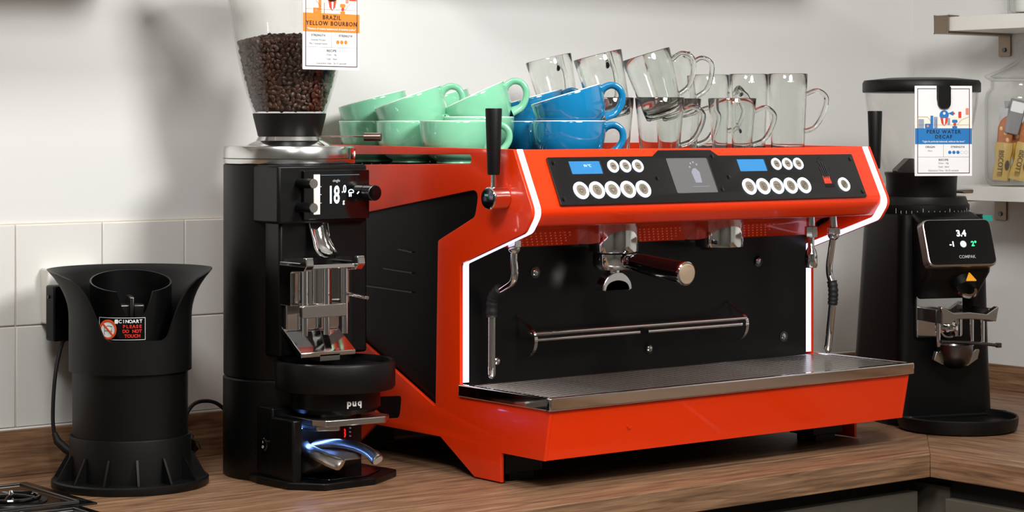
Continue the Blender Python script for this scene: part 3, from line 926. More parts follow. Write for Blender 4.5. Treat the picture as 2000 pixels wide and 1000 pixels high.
# ------------------------------------------------------------------ recipe cards
def card(name, label, loc, rotz, title, quote, left, band, dots, warm):
    """A6 card, local x right, z up, faces -y; origin at its bottom centre"""
    t = thing(name, label, 'card', loc, rotz, 'recipe cards on the bean hoppers')
    w, h = 0.105, 0.157
    F_ = frame((0, 0, 0), (1, 0, 0), (0, 0, 1))
    notch = [(0.0, h)] and fillet([(-w / 2, 0), (w / 2, 0), (w / 2, h), (0.0125, h), (0.0125, h - 0.034), (-0.0125, h - 0.034), (-0.0125, h), (-w / 2, h)], [0.001, 0.001, 0.001, 0.0005, 0.012, 0.012, 0.0005, 0.001], 5)
    p = plate('card_sheet', notch, [], 0.0012, PAPER, t, F_)
    z = 0.0012
    e = 0.0003
    # picture ground and colour band
    obj('picture_ground', G(F_).box(-w / 2 + 0.001, w / 2 - 0.001, 0.083, 0.104, z, z + e), PALE, p)
    b = obj('title_band', G(F_).box(-w / 2 + 0.0005, w / 2 - 0.0005, 0.0555, 0.083, z, z + e * 1.5), band, p)
    brd = G(F_)
    q = 0.0045
    for bx in ((-w / 2 + q, w / 2 - q, q, q + 0.0011), (-w / 2 + q, -w / 2 + q + 0.0011, q, h - q), (w / 2 - q - 0.0011, w / 2 - q, q, h - q), (-w / 2 + q, -0.0135, h - q - 0.0011, h - q), (0.0135, w / 2 - q, h - q - 0.0011, h - q)):
        brd.box(*bx, z, z + e * 2)
    obj('border', brd, mat('border_print', (70, 30, 44), 0.6), p)
    rl = G(F_).box(-w / 2 + q, w / 2 - q, 0.0328, 0.0333, z, z + e).box(-0.00025, 0.00025, 0.0333, 0.055, z, z + e)
    obj('rule', rl, INKG, p)
    k = 0.0
    for i, ln in enumerate(title):
        text('title_lettering', ln, 0.0088, INK, p, F_ @ T(0, 0.0768 - 0.0088 * i if len(title) > 1 else 0.073, z + e * 2.5), bold=0.015, space=1.25)
    text('quote_lettering', quote, 0.0042, WHITEL, p, F_ @ T(0, 0.0598, z + e * 2.5), bold=0.012)
    text('heading_lettering', left[0], 0.0046, INK, p, F_ @ T(-0.0245, 0.0503, z + e), bold=0.01, space=1.15)
    for i, ln in enumerate(left[1:]):
        text('small_lettering', ln, 0.0042, INKG, p, F_ @ T(-0.0245, 0.0437 - 0.0055 * i, z + e))
    text('heading_lettering', 'STRENGTH', 0.0046, INK, p, F_ @ T(0.026, 0.0503, z + e), bold=0.01, space=1.15)
    for i in range(5):
        g = G(F_)
        cx = 0.0115 + 0.0075 * i
        if i < 3:
            g.prism(circle(cx, 0.041, 0.003, 18), 'Z', z, z + e)
            obj('strength_dot', g, dots, p)
        else:
            g.tube([(x, y, z + 0.0001) for x, y in circle(cx, 0.041, 0.0028, 18)], 0.0002, 4, closed=True)
            obj('strength_dot', g, INKG, p)
    text('heading_lettering', 'RECIPE', 0.005, INK, p, F_ @ T(0, 0.0278, z + e), bold=0.01, space=1.2)
    for i, ln in enumerate(('Dose : 18g', 'Yield : 36ml', 'Extraction Time : 26-32 seconds')):
        text('small_lettering', ln, 0.0042, INKG, p, F_ @ T(0, 0.0222 - 0.0064 * i, z + e))
    # little coffee-works picture
    A1, A2, A3 = (ORANGE, REDP, PEACH) if warm else (BLUEP, REDP, GREYP)
    y0 = 0.083
    z2 = z + e * 1.2
    def pic(m_, *polys):
        for po in polys:
            obj('picture_print', G(F_).prism(po, 'Z', z2, z2 + e), m_, p)
    pic(A3, rrect(-0.046, -0.036, y0, y0 + 0.016, 0.001, 2), rrect(-0.018, -0.011, y0, y0 + 0.02, 0.001, 2), rrect(0.007, 0.012, y0 + 0.006, y0 + 0.018, 0.001, 2))
    pic(A1, rrect(-0.034, -0.019, y0, y0 + 0.008, 0.001, 2), [(-0.024, y0 + 0.008), (-0.019, y0 + 0.008), (-0.019, y0 + 0.022), (-0.024, y0 + 0.022)], circle(0.001, y0 + 0.023, 0.0085, 20), [(0.008, y0 + 0.026), (0.018, y0 + 0.03), (0.018, y0 + 0.022)], rrect(0.0155, 0.0255, y0 + 0.0095, y0 + 0.015, 0.002, 2), rrect(0.016, 0.025, y0, y0 + 0.004, 0.001, 2))
    z2 += e
    pic(A2, [(-0.006, y0 + 0.018), (0.008, y0 + 0.018), (0.006, y0 + 0.009), (0.001, y0 + 0.004), (-0.004, y0 + 0.009)], circle(0.0205, y0 + 0.007, 0.0028, 14), circle(0.0185, y0 + 0.026, 0.002, 10), rrect(0.027, 0.0325, y0 + 0.018, y0 + 0.029, 0.001, 2) if not warm else rrect(0.032, 0.046, y0 + 0.02, y0 + 0.03, 0.002, 2))
    pic(mat('picture_rose', (226, 140, 110), 0.6), rrect(0.0405, 0.046, y0 + 0.024, y0 + 0.035, 0.001, 2) if not warm else rrect(0.026, 0.031, y0 + 0.016, y0 + 0.03, 0.001, 2), circle(-0.029, y0 + 0.004, 0.0022, 10))
    z2 += e
    pic(PAPER, [(-0.001, y0 + 0.0175), (0.003, y0 + 0.0175), (0.002, y0 + 0.006), (0.0, y0 + 0.006)], circle(0.001, y0 + 0.026, 0.0024, 12))
    ln = G(F_)
    ln.tube([(-0.048, y0 + 0.02, z2), (-0.03, y0 + 0.02, z2), (-0.02, y0 + 0.009, z2)], 0.00025, 4)
    ln.tube([(-0.048, y0 + 0.006, z2), (0.046, y0 + 0.006, z2)], 0.0002, 4)
    ln.tube([(0.025, y0 + 0.006, z2), (0.033, y0 + 0.015, z2), (0.046, y0 + 0.02, z2)], 0.00025, 4)
    ln.tube([(-0.014, y0, z2), (-0.0135, y0 + 0.016, z2)], 0.0004, 4)
    obj('picture_line', ln, mat('line_print', (96, 96, 110), 0.6), p)
    return t


# ------------------------------------------------------------------ left: tamper unit with grinder on top
GX, GY = -0.183, 0.286
TP = thing('automatic_tamper', 'black automatic tamper with lit fork under the left grinder', 'tamper', (GX, GY, 0))


def L(g):
    return g


def loc(*p):
    return (p[0] - GX, p[1] - GY) + tuple(p[2:])


def WT(z=0.0):
    return T(-GX, -GY, -z)


base_out = [(-0.268, 0.30), (-0.281, 0.22), (-0.275, 0.145), (-0.237, 0.102), (-0.15, 0.104), (-0.08, 0.148), (-0.088, 0.2), (-0.09, 0.30)]
obj('base_plate', G(WT()).prism(fillet(base_out, 0.012), 'Z', 0.0, 0.011), BLACKS, TP, bevel=0.002)
obj('base_tray', G(WT()).prism(fillet([(-0.245, 0.17), (-0.225, 0.118), (-0.155, 0.118), (-0.105, 0.155), (-0.115, 0.185)], 0.01), 'Z', 0.011, 0.0135), BLACKG, TP, bevel=0.001)
obj('body', G(WT() @ T(GX, GY, 0)).lathe([(0, 0.0), (0.099, 0.0), (0.1, 0.003), (0.1, 0.146), (0.097, 0.149), (0, 0.149)], 64), BLACKP, TP)
fb = obj('front_block', G(WT()).box(-0.27, -0.112, 0.195, 0.3, 0.005, 0.112).box(-0.27, -0.254, 0.138, 0.2, 0.005, 0.1), BLACKS, TP, bevel=0.003)
sw = obj('switch', G(WT() @ frame((-0.2705, 0.214, 0.0575), (0, -1, 0), (0, 0, 1))).lathe([(0, 0.003), (0.0082, 0.003), (0.0098, 0.0015), (0.0098, 0), (0, 0)], 28), BLACKG, TP)
obj('switch_mark', G(WT() @ frame((-0.274, 0.214, 0.0575), (0, -1, 0), (0, 0, 1))).box(-0.0003, 0.0003, 0.002, 0.005, 0, 0.0003).tube([(0.0018 * math.cos(a), -0.0035 + 0.0018 * math.sin(a), 0.0002) for a in [2 * PI * i / 14 for i in range(14)]], 0.0003, 5, closed=True), WHITEL, sw)
for k in range(5):
    obj('vent_slot', G(WT()).prism([(0.238, 0.04 + 0.01 * k), (0.262, 0.04 + 0.01 * k), (0.262, 0.0425 + 0.01 * k), (0.238, 0.0425 + 0.01 * k)], 'X', -0.2715, -0.269), BLACKG, TP)
hm = WT() @ T(GX, 0.16, 0)
top = obj('catch_tray', G(hm).lathe([(0, 0.171), (0.076, 0.171), (0.079, 0.1715), (0.0815, 0.179), (0.0835, 0.181), (0.0865, 0.1795), (0.088, 0.176), (0.088, 0.1425), (0.0855, 0.139), (0, 0.139)], 64), BLACK, TP)
obj('tray_handle', G(WT()).box(-0.2, -0.166, 0.2, 0.26, 0.16, 0.178), BLACK, top)
obj('head', G(hm).lathe([(0, 0.1385), (0.066, 0.1385), (0.066, 0.113), (0.06, 0.1065), (0, 0.1065)], 56), BLACKS, TP)
# lettering bent round the head: one letter each
for ch, a in (('p', -16.0), ('u', -9.0), ('q', -1.5)):
    aa = R(a)
    n = Vector((math.sin(aa), -math.cos(aa), 0))
    o_ = Vector((GX, 0.16, 0.1235)) + n * 0.0662
    text('brand_lettering', ch, 0.0135, WHITEL, TP, WT() @ frame(o_, (math.cos(aa), math.sin(aa), 0), (0, 0, 1)), bold=0.035)
obj('press_plate', G(WT()).prism(fillet([(-0.243, 0.2), (-0.243, 0.13), (-0.232, 0.108), (-0.135, 0.098), (-0.12, 0.112), (-0.128, 0.2)], 0.008), 'Z', 0.09, 0.1).prism(fillet([(-0.238, 0.19), (-0.238, 0.125), (-0.205, 0.108), (-0.205, 0.19)], 0.006), 'Z', 0.083, 0.0905), STEEL, TP, bevel=0.0015)
obj('press_rod', G(hm).lathe([(0, 0.107), (0.03, 0.107), (0.03, 0.09), (0, 0.09)], 30), DSTEEL, TP)
fk = obj('fork', G(WT()).tube(smooth([(-0.215, 0.195, 0.053), (-0.233, 0.165, 0.055), (-0.241, 0.13, 0.053), (-0.239, 0.098, 0.047), (-0.232, 0.07, 0.041)], 6), [(0.0095, 0.0052)] * 19 + [(0.0102, 0.0052)] * 5 + [(0.009, 0.004)], 14)
         .tube(smooth([(-0.205, 0.195, 0.053), (-0.18, 0.16, 0.057), (-0.17, 0.12, 0.055), (-0.17, 0.085, 0.049), (-0.176, 0.06, 0.043)], 6), [(0.0085, 0.0052)] * 19 + [(0.0095, 0.0052)] * 5 + [(0.008, 0.004)], 14), STEEL, TP)
obj('fork_carrier', G(WT()).prism([(0.195, 0.015), (0.195, 0.05), (0.12, 0.047), (0.105, 0.041), (0.13, 0.028), (0.165, 0.015)], 'X', -0.238, -0.172), mat('satin_grey_steel', (120, 114, 108), 0.4, metal=0.8), fk, bevel=0.003)
text('digit', '8', 0.0175, GLOWR, TP, WT() @ frame((-0.1455, 0.1938, 0.0645), (1, 0, 0), (0, 0, 1)), bold=0.03, sx=0.7, ext=0.0005)
for i, x in enumerate((-0.172, -0.191)):
    g = G(WT())
    g.box(x - 0.0042, x + 0.0042, 0.1935, 0.195, 0.056, 0.0705)
    for kk in range(3):
        g.box(x - 0.009 if i else x + 0.004, x - 0.004 if i else x + 0.009, 0.1935, 0.195, 0.062 + 0.004 * kk, 0.0627 + 0.004 * kk)
    obj('scale_mark', g, mat('scale_print', (120, 130, 190), 0.6), TP)
obj('work_light', G(WT()).box(-0.245, -0.165, 0.180, 0.190, 0.0805, 0.083), GLOWB, TP)
for zz in (0.072, 0.066, 0.06):
    obj('indicator', G(WT()).cyl((-0.1345, 0.1925, zz), (-0.1345, 0.195, zz), 0.0012), WHITEL, TP)

# grinder
GZ = 0.1495
GR = thing('coffee_grinder', 'tall black grinder with small glowing weight display and clear bean hopper', 'grinder', (GX, GY, GZ))
GM = WT(GZ)
GA = GM @ T(GX, GY, 0)
obj('body', G(GA).lathe([(0, 0.15), (0.0985, 0.15), (0.0992, 0.152), (0.0992, 0.4645), (0.097, 0.4665), (0, 0.4665)], 72), BLACKP, GR)
obj('front_block', G(GM).box(-0.262, -0.108, 0.187, 0.27, 0.185, 0.385), BLACKS, GR, bevel=0.004)
hb = obj('display_housing', G(GM).box(-0.272, -0.1165, 0.175, 0.25, 0.3805, 0.466), BLACKP, GR, bevel=0.004)
ds = obj('display_screen', G(GM).prism(rrect(-0.232, -0.117, 0.386, 0.458, 0.002, 3), 'Y', 0.1685, 0.1755), BLACKG, hb, bevel=0.0008)
obj('screen_strip', G(GM).box(-0.2155, -0.205, 0.1672, 0.1686, 0.3935, 0.452), mat('strip_white', (225, 222, 214), 0.4, emit=(225, 222, 214), estr=0.25), ds)
DF = GM @ frame((0, 0.1684, 0), (1, 0, 0), (0, 0, 1))
text('weight_lettering', '18', 0.036, GLOWW, ds, DF @ T(-0.1805, 0.4205, 0.0003), bold=0.018, sx=0.58)
text('weight_lettering', '.0', 0.016, GLOWW, ds, DF @ T(-0.1625, 0.4295, 0.0003), sx=0.7, bold=0.01)
text('weight_lettering', 'g', 0.009, GLOWW, ds, DF @ T(-0.163, 0.4115, 0.0003), sx=0.8)
ig = G(DF @ T(-0.150, 0.4235, 0.0004))
ig.tube([(0.0045 * math.cos(a), 0.002 + 0.0035 * math.sin(a), 0) for a in [PI * i / 8 for i in range(9)]], 0.0006, 5).tube([(-0.0045, 0.001, 0), (0.0045, 0.001, 0)], 0.0006, 5).tube([(-0.003, 0, 0), (-0.003, -0.005, 0)], 0.0007, 5).tube([(0.0, 0, 0), (0.0, -0.005, 0)], 0.0007, 5).tube([(0.011, -0.001, 0), (0.014, 0.002, 0)], 0.0008, 5)
obj('bean_symbol', ig, GLOWW, ds)
obj('screen_line', G(DF).box(-0.203, -0.135, 0.4505, 0.4512, 0, 0.0003), mat('dim_teal', (90, 120, 125), 0.5, emit=(70, 110, 120), estr=0.3), ds)
text('mode_lettering', 'single', 0.0058, mat('dim_white', (170, 175, 180), 0.5, emit=(150, 155, 160), estr=0.4), ds, DF @ T(-0.176, 0.4425, 0.0003))
for zz in (0.434, 0.4225, 0.41):
    obj('tick_mark', G(DF).box(-0.2045, -0.202, zz - 0.0004, zz + 0.0004, 0, 0.0003), WHITEL, ds)
for zz in (0.4395, 0.4045):
    b_ = obj('push_button', G(GM).cyl((-0.236, 0.174, zz), (-0.236, 0.137, zz), 0.0072, n=28), BLACK, hb, bevel=0.0006)
    obj('button_cap', G(GM).cyl((-0.236, 0.137, zz), (-0.236, 0.1355, zz), 0.0068, n=28), STEEL, b_)
kb = obj('knob', G(GM).cyl((-0.1215, 0.1685, 0.424), (-0.1215, 0.147, 0.424), 0.0118, n=32), DSTEEL, hb, bevel=0.0008)
obj('knob_face', G(GM).cyl((-0.1215, 0.147, 0.424), (-0.1215, 0.1462, 0.424), 0.0108, n=32), BLACKG, kb)
# metal collar ring under the hopper
rg = obj('collar_ring', G(GA).lathe([(0, 0.467), (0.0985, 0.467), (0.0992, 0.4685), (0.0992, 0.489), (0.0975, 0.4925), (0.06, 0.4935), (0, 0.4935)], 80), mat('polished_aluminium', (222, 222, 220), 0.22, metal=1), GR)
obj('ring_groove', G(GA).lathe([(0.0993, 0.4738), (0.0998, 0.4742), (0.0998, 0.4748), (0.0993, 0.4752)], 80, close=True), DSTEEL, rg)
ra = R(-48)
FMk = GA @ frame((0.0998 * math.cos(ra), 0.0998 * math.sin(ra), 0.4815), (-math.sin(ra), math.cos(ra), 0), (0, 0, 1))
bd = obj('ring_badge', G(FMk).box(-0.019, 0.008, -0.0085, 0.0085, -0.002, 0.0004), CHROME, rg)
obj('badge_square', G(FMk).prism(rrect(-0.004, 0.0075, -0.0075, 0.0075, 0.001, 2), 'Z', 0.0004, 0.0009), mat('badge_red', (178, 24, 16), 0.3), bd)
bg = G(FMk @ T(0.001, -0.005, 0.0011))
for a in (-50, -25, 0, 25, 50):
    bg.tube([(0, 0, 0), (0.007 * math.sin(R(a)), 0.009 * math.cos(R(a)), 0)], 0.0005, 5)
obj('badge_leaf', bg, WHITEL, bd)
obj('hopper_seat', G(GA).lathe([(0.064, 0.4935), (0.06, 0.4965), (0.05, 0.501), (0.046, 0.509), (0, 0.509)], 56), CHROME, GR)
nk = obj('hopper_neck', G(GA).lathe([(0, 0.508), (0.0478, 0.508), (0.0485, 0.512), (0.0545, 0.536), (0.0555, 0.542), (0.0535, 0.542), (0.047, 0.514), (0, 0.514)], 56), BLACK, GR)
obj('shutter_handle', G(GA).tube([(0.03, -0.035, 0.507), (0.079, -0.09, 0.5075)], 0.0014, 8).cyl((0.077, -0.088, 0.5065), (0.0945, -0.107, 0.5065), 0.0062, n=20), mat('rose_steel', (176, 150, 140), 0.25, metal=1), nk)
hp = [(0.0538, 0.54), (0.0555, 0.545), (0.064, 0.57), (0.0725, 0.60), (0.0805, 0.64), (0.087, 0.68), (0.0935, 0.72), (0.0965, 0.748)]
hpi = [(r - 0.0022, z) for r, z in hp]
obj('hopper', G(GA).lathe(hp + hpi[::-1], 72, close=True), PLASTG, GR, sharp=60)
lid = obj('hopper_lid', G(GA).lathe([(0, 0.749), (0.1, 0.7485), (0.103, 0.75), (0.103, 0.768), (0.098, 0.773), (0, 0.78)], 64), BLACK, GR)
# card direction
CA = R(-86)
cdir = Vector((math.cos(CA), math.sin(CA), 0))
obj('lid_tab', G(GA @ RZ(CA + PI / 2)).prism(fillet([(-0.0115, 0.758), (-0.0115, 0.7085), (0.0115, 0.7085), (0.0115, 0.758)], [0, 0.011, 0.011, 0]), 'Y', -0.1115, -0.1005), BLACK, lid)

# roasted beans filling the hopper: heap core plus loose beans
core = obj('bean_heap_core', G(GA).lathe([(0, 0.547), (0.048, 0.547), (0.056, 0.572), (0.064, 0.602), (0.0705, 0.637), (0.062, 0.645), (0.03, 0.652), (0, 0.654)], 40), BEAND)
core.name = 'coffee_beans'
core.location = (GX, GY, GZ)


def bean_template():
    vs, fs = [], []
    nu, nv = 8, 5
    for i in range(nv + 1):
        t = PI * i / nv
        for k in range(nu):
            a = 2 * PI * k / nu
            x = 0.0053 * math.cos(t)
            y = 0.0037 * math.sin(t) * math.cos(a)
            zz = 0.0030 * math.sin(t) * math.sin(a)
            if zz > 0:
                zz *= 0.75
                zz -= 0.0012 * max(0, 1 - (y / 0.0013) ** 2) * math.sin(t) if abs(y) < 0.0013 else 0
            vs.append(Vector((x, y, zz)))
    for i in range(nv):
        for k in range(nu):
            l = (k + 1) % nu
            fs.append((i * nu + k, (i + 1) * nu + k, (i + 1) * nu + l, i * nu + l))
    return vs, fs


def hop_r(z):
    for (r0, z0), (r1, z1) in zip(hp, hp[1:]):
        if z0 <= z <= z1:
            return r0 + (r1 - r0) * (z - z0) / (z1 - z0)
    return hp[-1][0]


bv, bf = bean_template()
BV, BF = [], []


def put_bean(p, n, sp=1.0):
    q = Vector(n).to_track_quat('Z', 'Y').to_matrix() @ Matrix.Rotation(random.uniform(0, 6.28), 3, 'Z') @ Matrix.Rotation(random.gauss(0, 0.35) * sp + (PI if random.random() < 0.35 else 0), 3, 'X') @ Matrix.Rotation(random.gauss(0, 0.3) * sp, 3, 'Y')
    b = len(BV)
    s = random.uniform(0.88, 1.1)
    for v in bv:
        w = q @ (v * s) + Vector(p)
        BV.append((w.x, w.y, w.z))
    BF.extend(tuple(i + b for i in f) for f in bf)


for z_i in range(17):
    zz = 0.550 + 0.0061 * z_i
    rr = hop_r(zz) - 0.0068
    nb = int(2 * PI * rr / 0.0078)
    ph = random.random()
    for k in range(nb):
        a = 2 * PI * (k + ph + random.uniform(-0.25, 0.25)) / nb
        z1 = zz + random.uniform(-0.002, 0.002)
        put_bean((rr * math.cos(a), rr * math.sin(a), z1 - GZ), (math.cos(a), math.sin(a), -0.2))
for k in range(900):
    rr = 0.074 * math.sqrt(random.random())
    a = random.uniform(0, 2 * PI)
    zt = 0.646 + 0.011 * (1 - (rr / 0.074) ** 2) + random.uniform(-0.003, 0.004)
    put_bean((rr * math.cos(a), rr * math.sin(a), zt - GZ), (0, 0, 1), 1.6)
cg = G()
cg.v, cg.f = BV, BF
bo = obj('loose_beans', cg, BEAN, None, sharp=180)
bo.location = (GX, GY, GZ)
# one object of stuff: the loose beans carry the core as a part
bpy.data.objects.remove(core)
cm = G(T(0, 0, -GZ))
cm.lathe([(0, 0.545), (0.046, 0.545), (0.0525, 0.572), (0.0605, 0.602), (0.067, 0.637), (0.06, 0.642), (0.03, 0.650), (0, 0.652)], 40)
bo.name = 'coffee_beans'
tag(bo, 'dark roasted coffee beans heaped in the clear hopper of the left grinder', 'beans', kind='stuff')
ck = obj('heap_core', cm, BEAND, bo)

# portafilter holder on the grinder
cpath = smooth([(0.184, 0.392, 0.0150), (0.178, 0.372, 0.0150), (0.172, 0.356, 0.0140), (0.163, 0.344, 0.0165), (0.153, 0.335, 0.0150), (0.147, 0.331, 0.0085)], 5)
cvs, cfs = [], []
NA = 16
for yy, zz, rr in [tuple(p) for p in cpath]:
    for th_ in (0.0, 0.0016):
        for k in range(NA + 1):
            a = PI * k / NA
            r2 = rr + th_
            cvs.append((-0.199 - r2 * math.cos(a), yy + 0.55 * r2 * math.sin(a), zz - 0.25 * r2 * math.sin(a)))
rowl = 2 * (NA + 1)
nr = len(cpath)
for i_ in range(nr - 1):
    for k in range(NA):
        for o_ in (0, NA + 1):
            b_ = i_ * rowl + o_ + k
            cfs.append((b_, b_ + 1, b_ + 1 + rowl, b_ + rowl))
    for k in (0, NA):
        b_ = i_ * rowl + k
        cfs.append((b_, b_ + NA + 1, b_ + NA + 1 + rowl, b_ + rowl))
for i_ in (0, nr - 1):
    for k in range(NA):
        b_ = i_ * rowl + k
        cfs.append((b_, b_ + 1, b_ + NA + 2, b_ + NA + 1))
ch_ = obj('chute', G(GM).add(cvs, cfs), CHROME, GR, sharp=60)
HM = GM @ T(-0.013, 0.018, 0)
hd_ = obj('holder_backing', G(GM).prism(rrect(-0.258, -0.14, 0.19, 0.33, 0.004, 3), 'Y', 0.182, 0.19), BLACK, GR)
obj('holder_plate', G(HM).prism(fillet([(-0.244, 0.225), (-0.152, 0.225), (-0.152, 0.31), (-0.16, 0.315), (-0.236, 0.315), (-0.244, 0.31)], 0.003), 'Y', 0.158, 0.166), CHROME, hd_, bevel=0.0015)
obj('catch_ramp', G(HM).prism([(0.17, 0.231), (0.17, 0.226), (0.12, 0.189), (0.115, 0.189), (0.115, 0.196)], 'X', -0.246, -0.152), CHROME, hd_, bevel=0.001)
obj('guide_cylinder', G(HM @ T(-0.1975, 0.15, 0)).lathe([(0, 0.262), (0.0225, 0.262), (0.0225, 0.318), (0, 0.318)], 40), CHROME, hd_)
for x in (-0.2415, -0.153):
    obj('fork_arm', G(HM).prism(fillet([(0.172, 0.262), (0.172, 0.326), (0.115, 0.326), (0.107, 0.334), (0.1, 0.334), (0.098, 0.322), (0.106, 0.314), (0.14, 0.312), (0.14, 0.262)], 0.003), 'X', x - 0.0065, x + 0.0065), CHROME, hd_, bevel=0.001)
obj('fork_bridge', G(HM).prism(fillet([(-0.24, 0.118), (-0.235, 0.104), (-0.16, 0.104), (-0.154, 0.118), (-0.165, 0.128), (-0.228, 0.128)], 0.004), 'Z', 0.317, 0.323), CHROME, hd_, bevel=0.001)
obj('cross_bar', G(HM).prism(rrect(-0.243, -0.166, 0.2455, 0.264, 0.004, 3), 'Y', 0.117, 0.126), STEEL, hd_, bevel=0.001)
for x in (-0.235, -0.198, -0.166):
    obj('guide_rod', G(HM).cyl((x, 0.123, 0.22), (x, 0.123, 0.318), 0.0048, n=16), CHROME, hd_)
obj('hook_lever', G(HM).tube([(-0.165, 0.118, 0.278), (-0.16, 0.1, 0.276), (-0.156, 0.085, 0.274), (-0.156, 0.079, 0.274)], 0.0028, 10), CHROME, hd_)
obj('catch_stem', G(HM).box(-0.214, -0.18, 0.115, 0.16, 0.183, 0.192), STEEL, hd_)

card('recipe_card', 'orange recipe card clipped to the front of the left bean hopper', (GX + cdir.x * 0.1035, GY + cdir.y * 0.1035, 0.606), CA + PI / 2, ('BRAZIL', 'YELLOW BOURBON'), '"Flavours of creamy butterscotch & hazelnut praline"', ('STRENGTH', 'Fazenda Paraiso', 'Mid Caramel Notes'), ORANGE, ORANGE, True)

# ------------------------------------------------------------------ portafilter cleaner on the left
PC = thing('portafilter_cleaner', 'round black portafilter cleaner with flared collar and warning sticker', 'cleaner', (-0.428, 0.33, 0), R(-38 + 16))
obj('base_flange', G().lathe([(0, 0), (0.112, 0), (0.1135, 0.002), (0.1135, 0.0105), (0.111, 0.0125), (0, 0.0125)], 72), BLACK, PC)
obj('lower_collar', G().lathe([(0, 0.0125), (0.0885, 0.0125), (0.0875, 0.072), (0.0868, 0.0745), (0.084, 0.0745), (0.0835, 0.07), (0, 0.07)], 72), BLACK, PC)
for k in range(14):
    a = 2 * PI * (k + 0.5) / 14
    obj('rib', G(RZ(a)).prism([(0.086, 0.0125), (0.1095, 0.0125), (0.1095, 0.0145), (0.09, 0.048), (0.086, 0.048)], 'Y', -0.0016, 0.0016), BLACK, PC)
obj('barrel', G().lathe([(0, 0.07), (0.0832, 0.07), (0.0832, 0.18), (0, 0.18)], 72), BLACKP, PC)
# upper collar: flared, cut away at the front


def cut_h(a):
    """height limit by angle from the front (radians)"""
    d = abs(math.degrees(a))
    P_ = [(0, 0.2165), (25, 0.2165), (31, 0.2215), (42, 0.258), (50, 0.291), (57, 0.304), (70, 0.311), (95, 0.315), (181, 0.315)]
    for (d0, h0), (d1, h1) in zip(P_, P_[1:]):
        if d <= d1:
            return h0 + (h1 - h0) * (d - d0) / (d1 - d0)


def col_r(z):
    t = max(0.0, (z - 0.245) / 0.07)
    return 0.0885 + 0.0315 * t ** 2.1


cgm = G()
na, nz = 160, 14
vs, fs = [], []
for i in range(na):
    a = 2 * PI * i / na
    d = (a + PI / 2 + PI) % (2 * PI) - PI
    H_ = cut_h(d)
    ring = []
    for k in range(nz + 1):
        z = 0.168 + (H_ - 0.168) * k / nz
        ring.append((col_r(z), z))
    for k in range(nz, -1, -1):
        z = 0.168 + (H_ - 0.168) * k / nz
        ring.append((col_r(z) - 0.0035, z + 0.0))
    for r_, z in ring:
        vs.append((r_ * math.cos(a), r_ * math.sin(a), z))
m_ = 2 * (nz + 1)
for i in range(na):
    j = (i + 1) % na
    for k in range(m_):
        l = (k + 1) % m_
        fs.append((i * m_ + k, j * m_ + k, j * m_ + l, i * m_ + l))
cgm.add(vs, fs)
obj('flared_collar', cgm, BLACK, PC, sharp=50)
# inner cup with a notch, leaning forward
vs, fs = [], []
na, nz = 96, 8
for i in range(na):
    a = 2 * PI * i / na
    d = abs(((a + PI / 2 + PI) % (2 * PI) - PI))
    top = 0.297 - 0.0 * math.cos(d) + 0.013 * (-math.cos(d))
    nd = abs(math.degrees(d))
    if nd < 26:
        top -= 0.042 * math.cos(R(nd * 90 / 26)) ** 0.8
    for k in range(nz + 1):
        vs.append((0.0590 * math.cos(a), 0.0590 * math.sin(a) - 0.004, 0.182 + (top - 0.182) * k / nz))
    for k in range(nz, -1, -1):
        vs.append((0.0565 * math.cos(a), 0.0565 * math.sin(a) - 0.004, 0.182 + (top - 0.182) * k / nz))
m_ = 2 * (nz + 1)
for i in range(na):
    j = (i + 1) % na
    for k in range(m_):
        l = (k + 1) % m_
        fs.append((i * m_ + k, j * m_ + k, j * m_ + l, i * m_ + l))
ic = obj('inner_cup', G().add(vs, fs), BLACKS, PC, sharp=50)
obj('brush_block', G().box(-0.021, 0.021, 0.0, 0.03, 0.235, 0.262).box(-0.004, 0.004, -0.02, 0.03, 0.2, 0.275), DSTEEL, ic, bevel=0.002)
obj('cup_floor', G().cyl((0, 0, 0.176), (0, 0, 0.184), 0.0825, n=60), BLACKS, PC)
# sticker bent round the inner cup


def bent(a_c, z_c, r_, half, hgt, cy=-0.004, n=14, th=0.0004):
    vs, fs = [], []
    for i in range(n + 1):
        a = a_c - half + 2 * half * i / n
        for rr in (r_, r_ + th):
            for z in (z_c - hgt / 2, z_c + hgt / 2):
                vs.append((rr * math.sin(a), -rr * math.cos(a) + cy, z))
    for i in range(n):
        b = i * 4
        for q in ((0, 1, 5, 4), (2, 6, 7, 3), (0, 4, 6, 2), (1, 3, 7, 5)):
            fs.append(tuple(b + x for x in q))
    fs += [(0, 2, 3, 1), tuple(n * 4 + x for x in (0, 1, 3, 2))]
    return G().add(vs, fs)


SA = R(-20)
SZ = 0.2325
stk = obj('warning_sticker', bent(SA, SZ, 0.0592, 0.60, 0.0325), BLACKG, PC)
bdr = G()
for dz in (-0.0157, 0.0157):
    b2 = bent(SA, SZ + dz, 0.0594, 0.595, 0.0006)
    bdr.add(b2.v, b2.f)
for da in (-0.592, 0.592):
    b2 = bent(SA + da, SZ, 0.0594, 0.005, 0.0318)
    bdr.add(b2.v, b2.f)
obj('sticker_border', bdr, WHITEL, stk)


def on_cup(a, z, lift=0.0006):
    r_ = 0.0592 + lift
    return frame((r_ * math.sin(a), -r_ * math.cos(a) - 0.004, z), (math.cos(a), math.sin(a), 0), (0, 0, 1))


def bent_text(s, a_c, z, size, m, parent, name, bold=0.02, step=None):
    w = step or size * 0.72 / 0.0595
    for i, ch in enumerate(s):
        if ch == ' ':
            continue
        text(name, ch, size, m, parent, on_cup(a_c + (i - (len(s) - 1) / 2) * w, z), bold=bold)


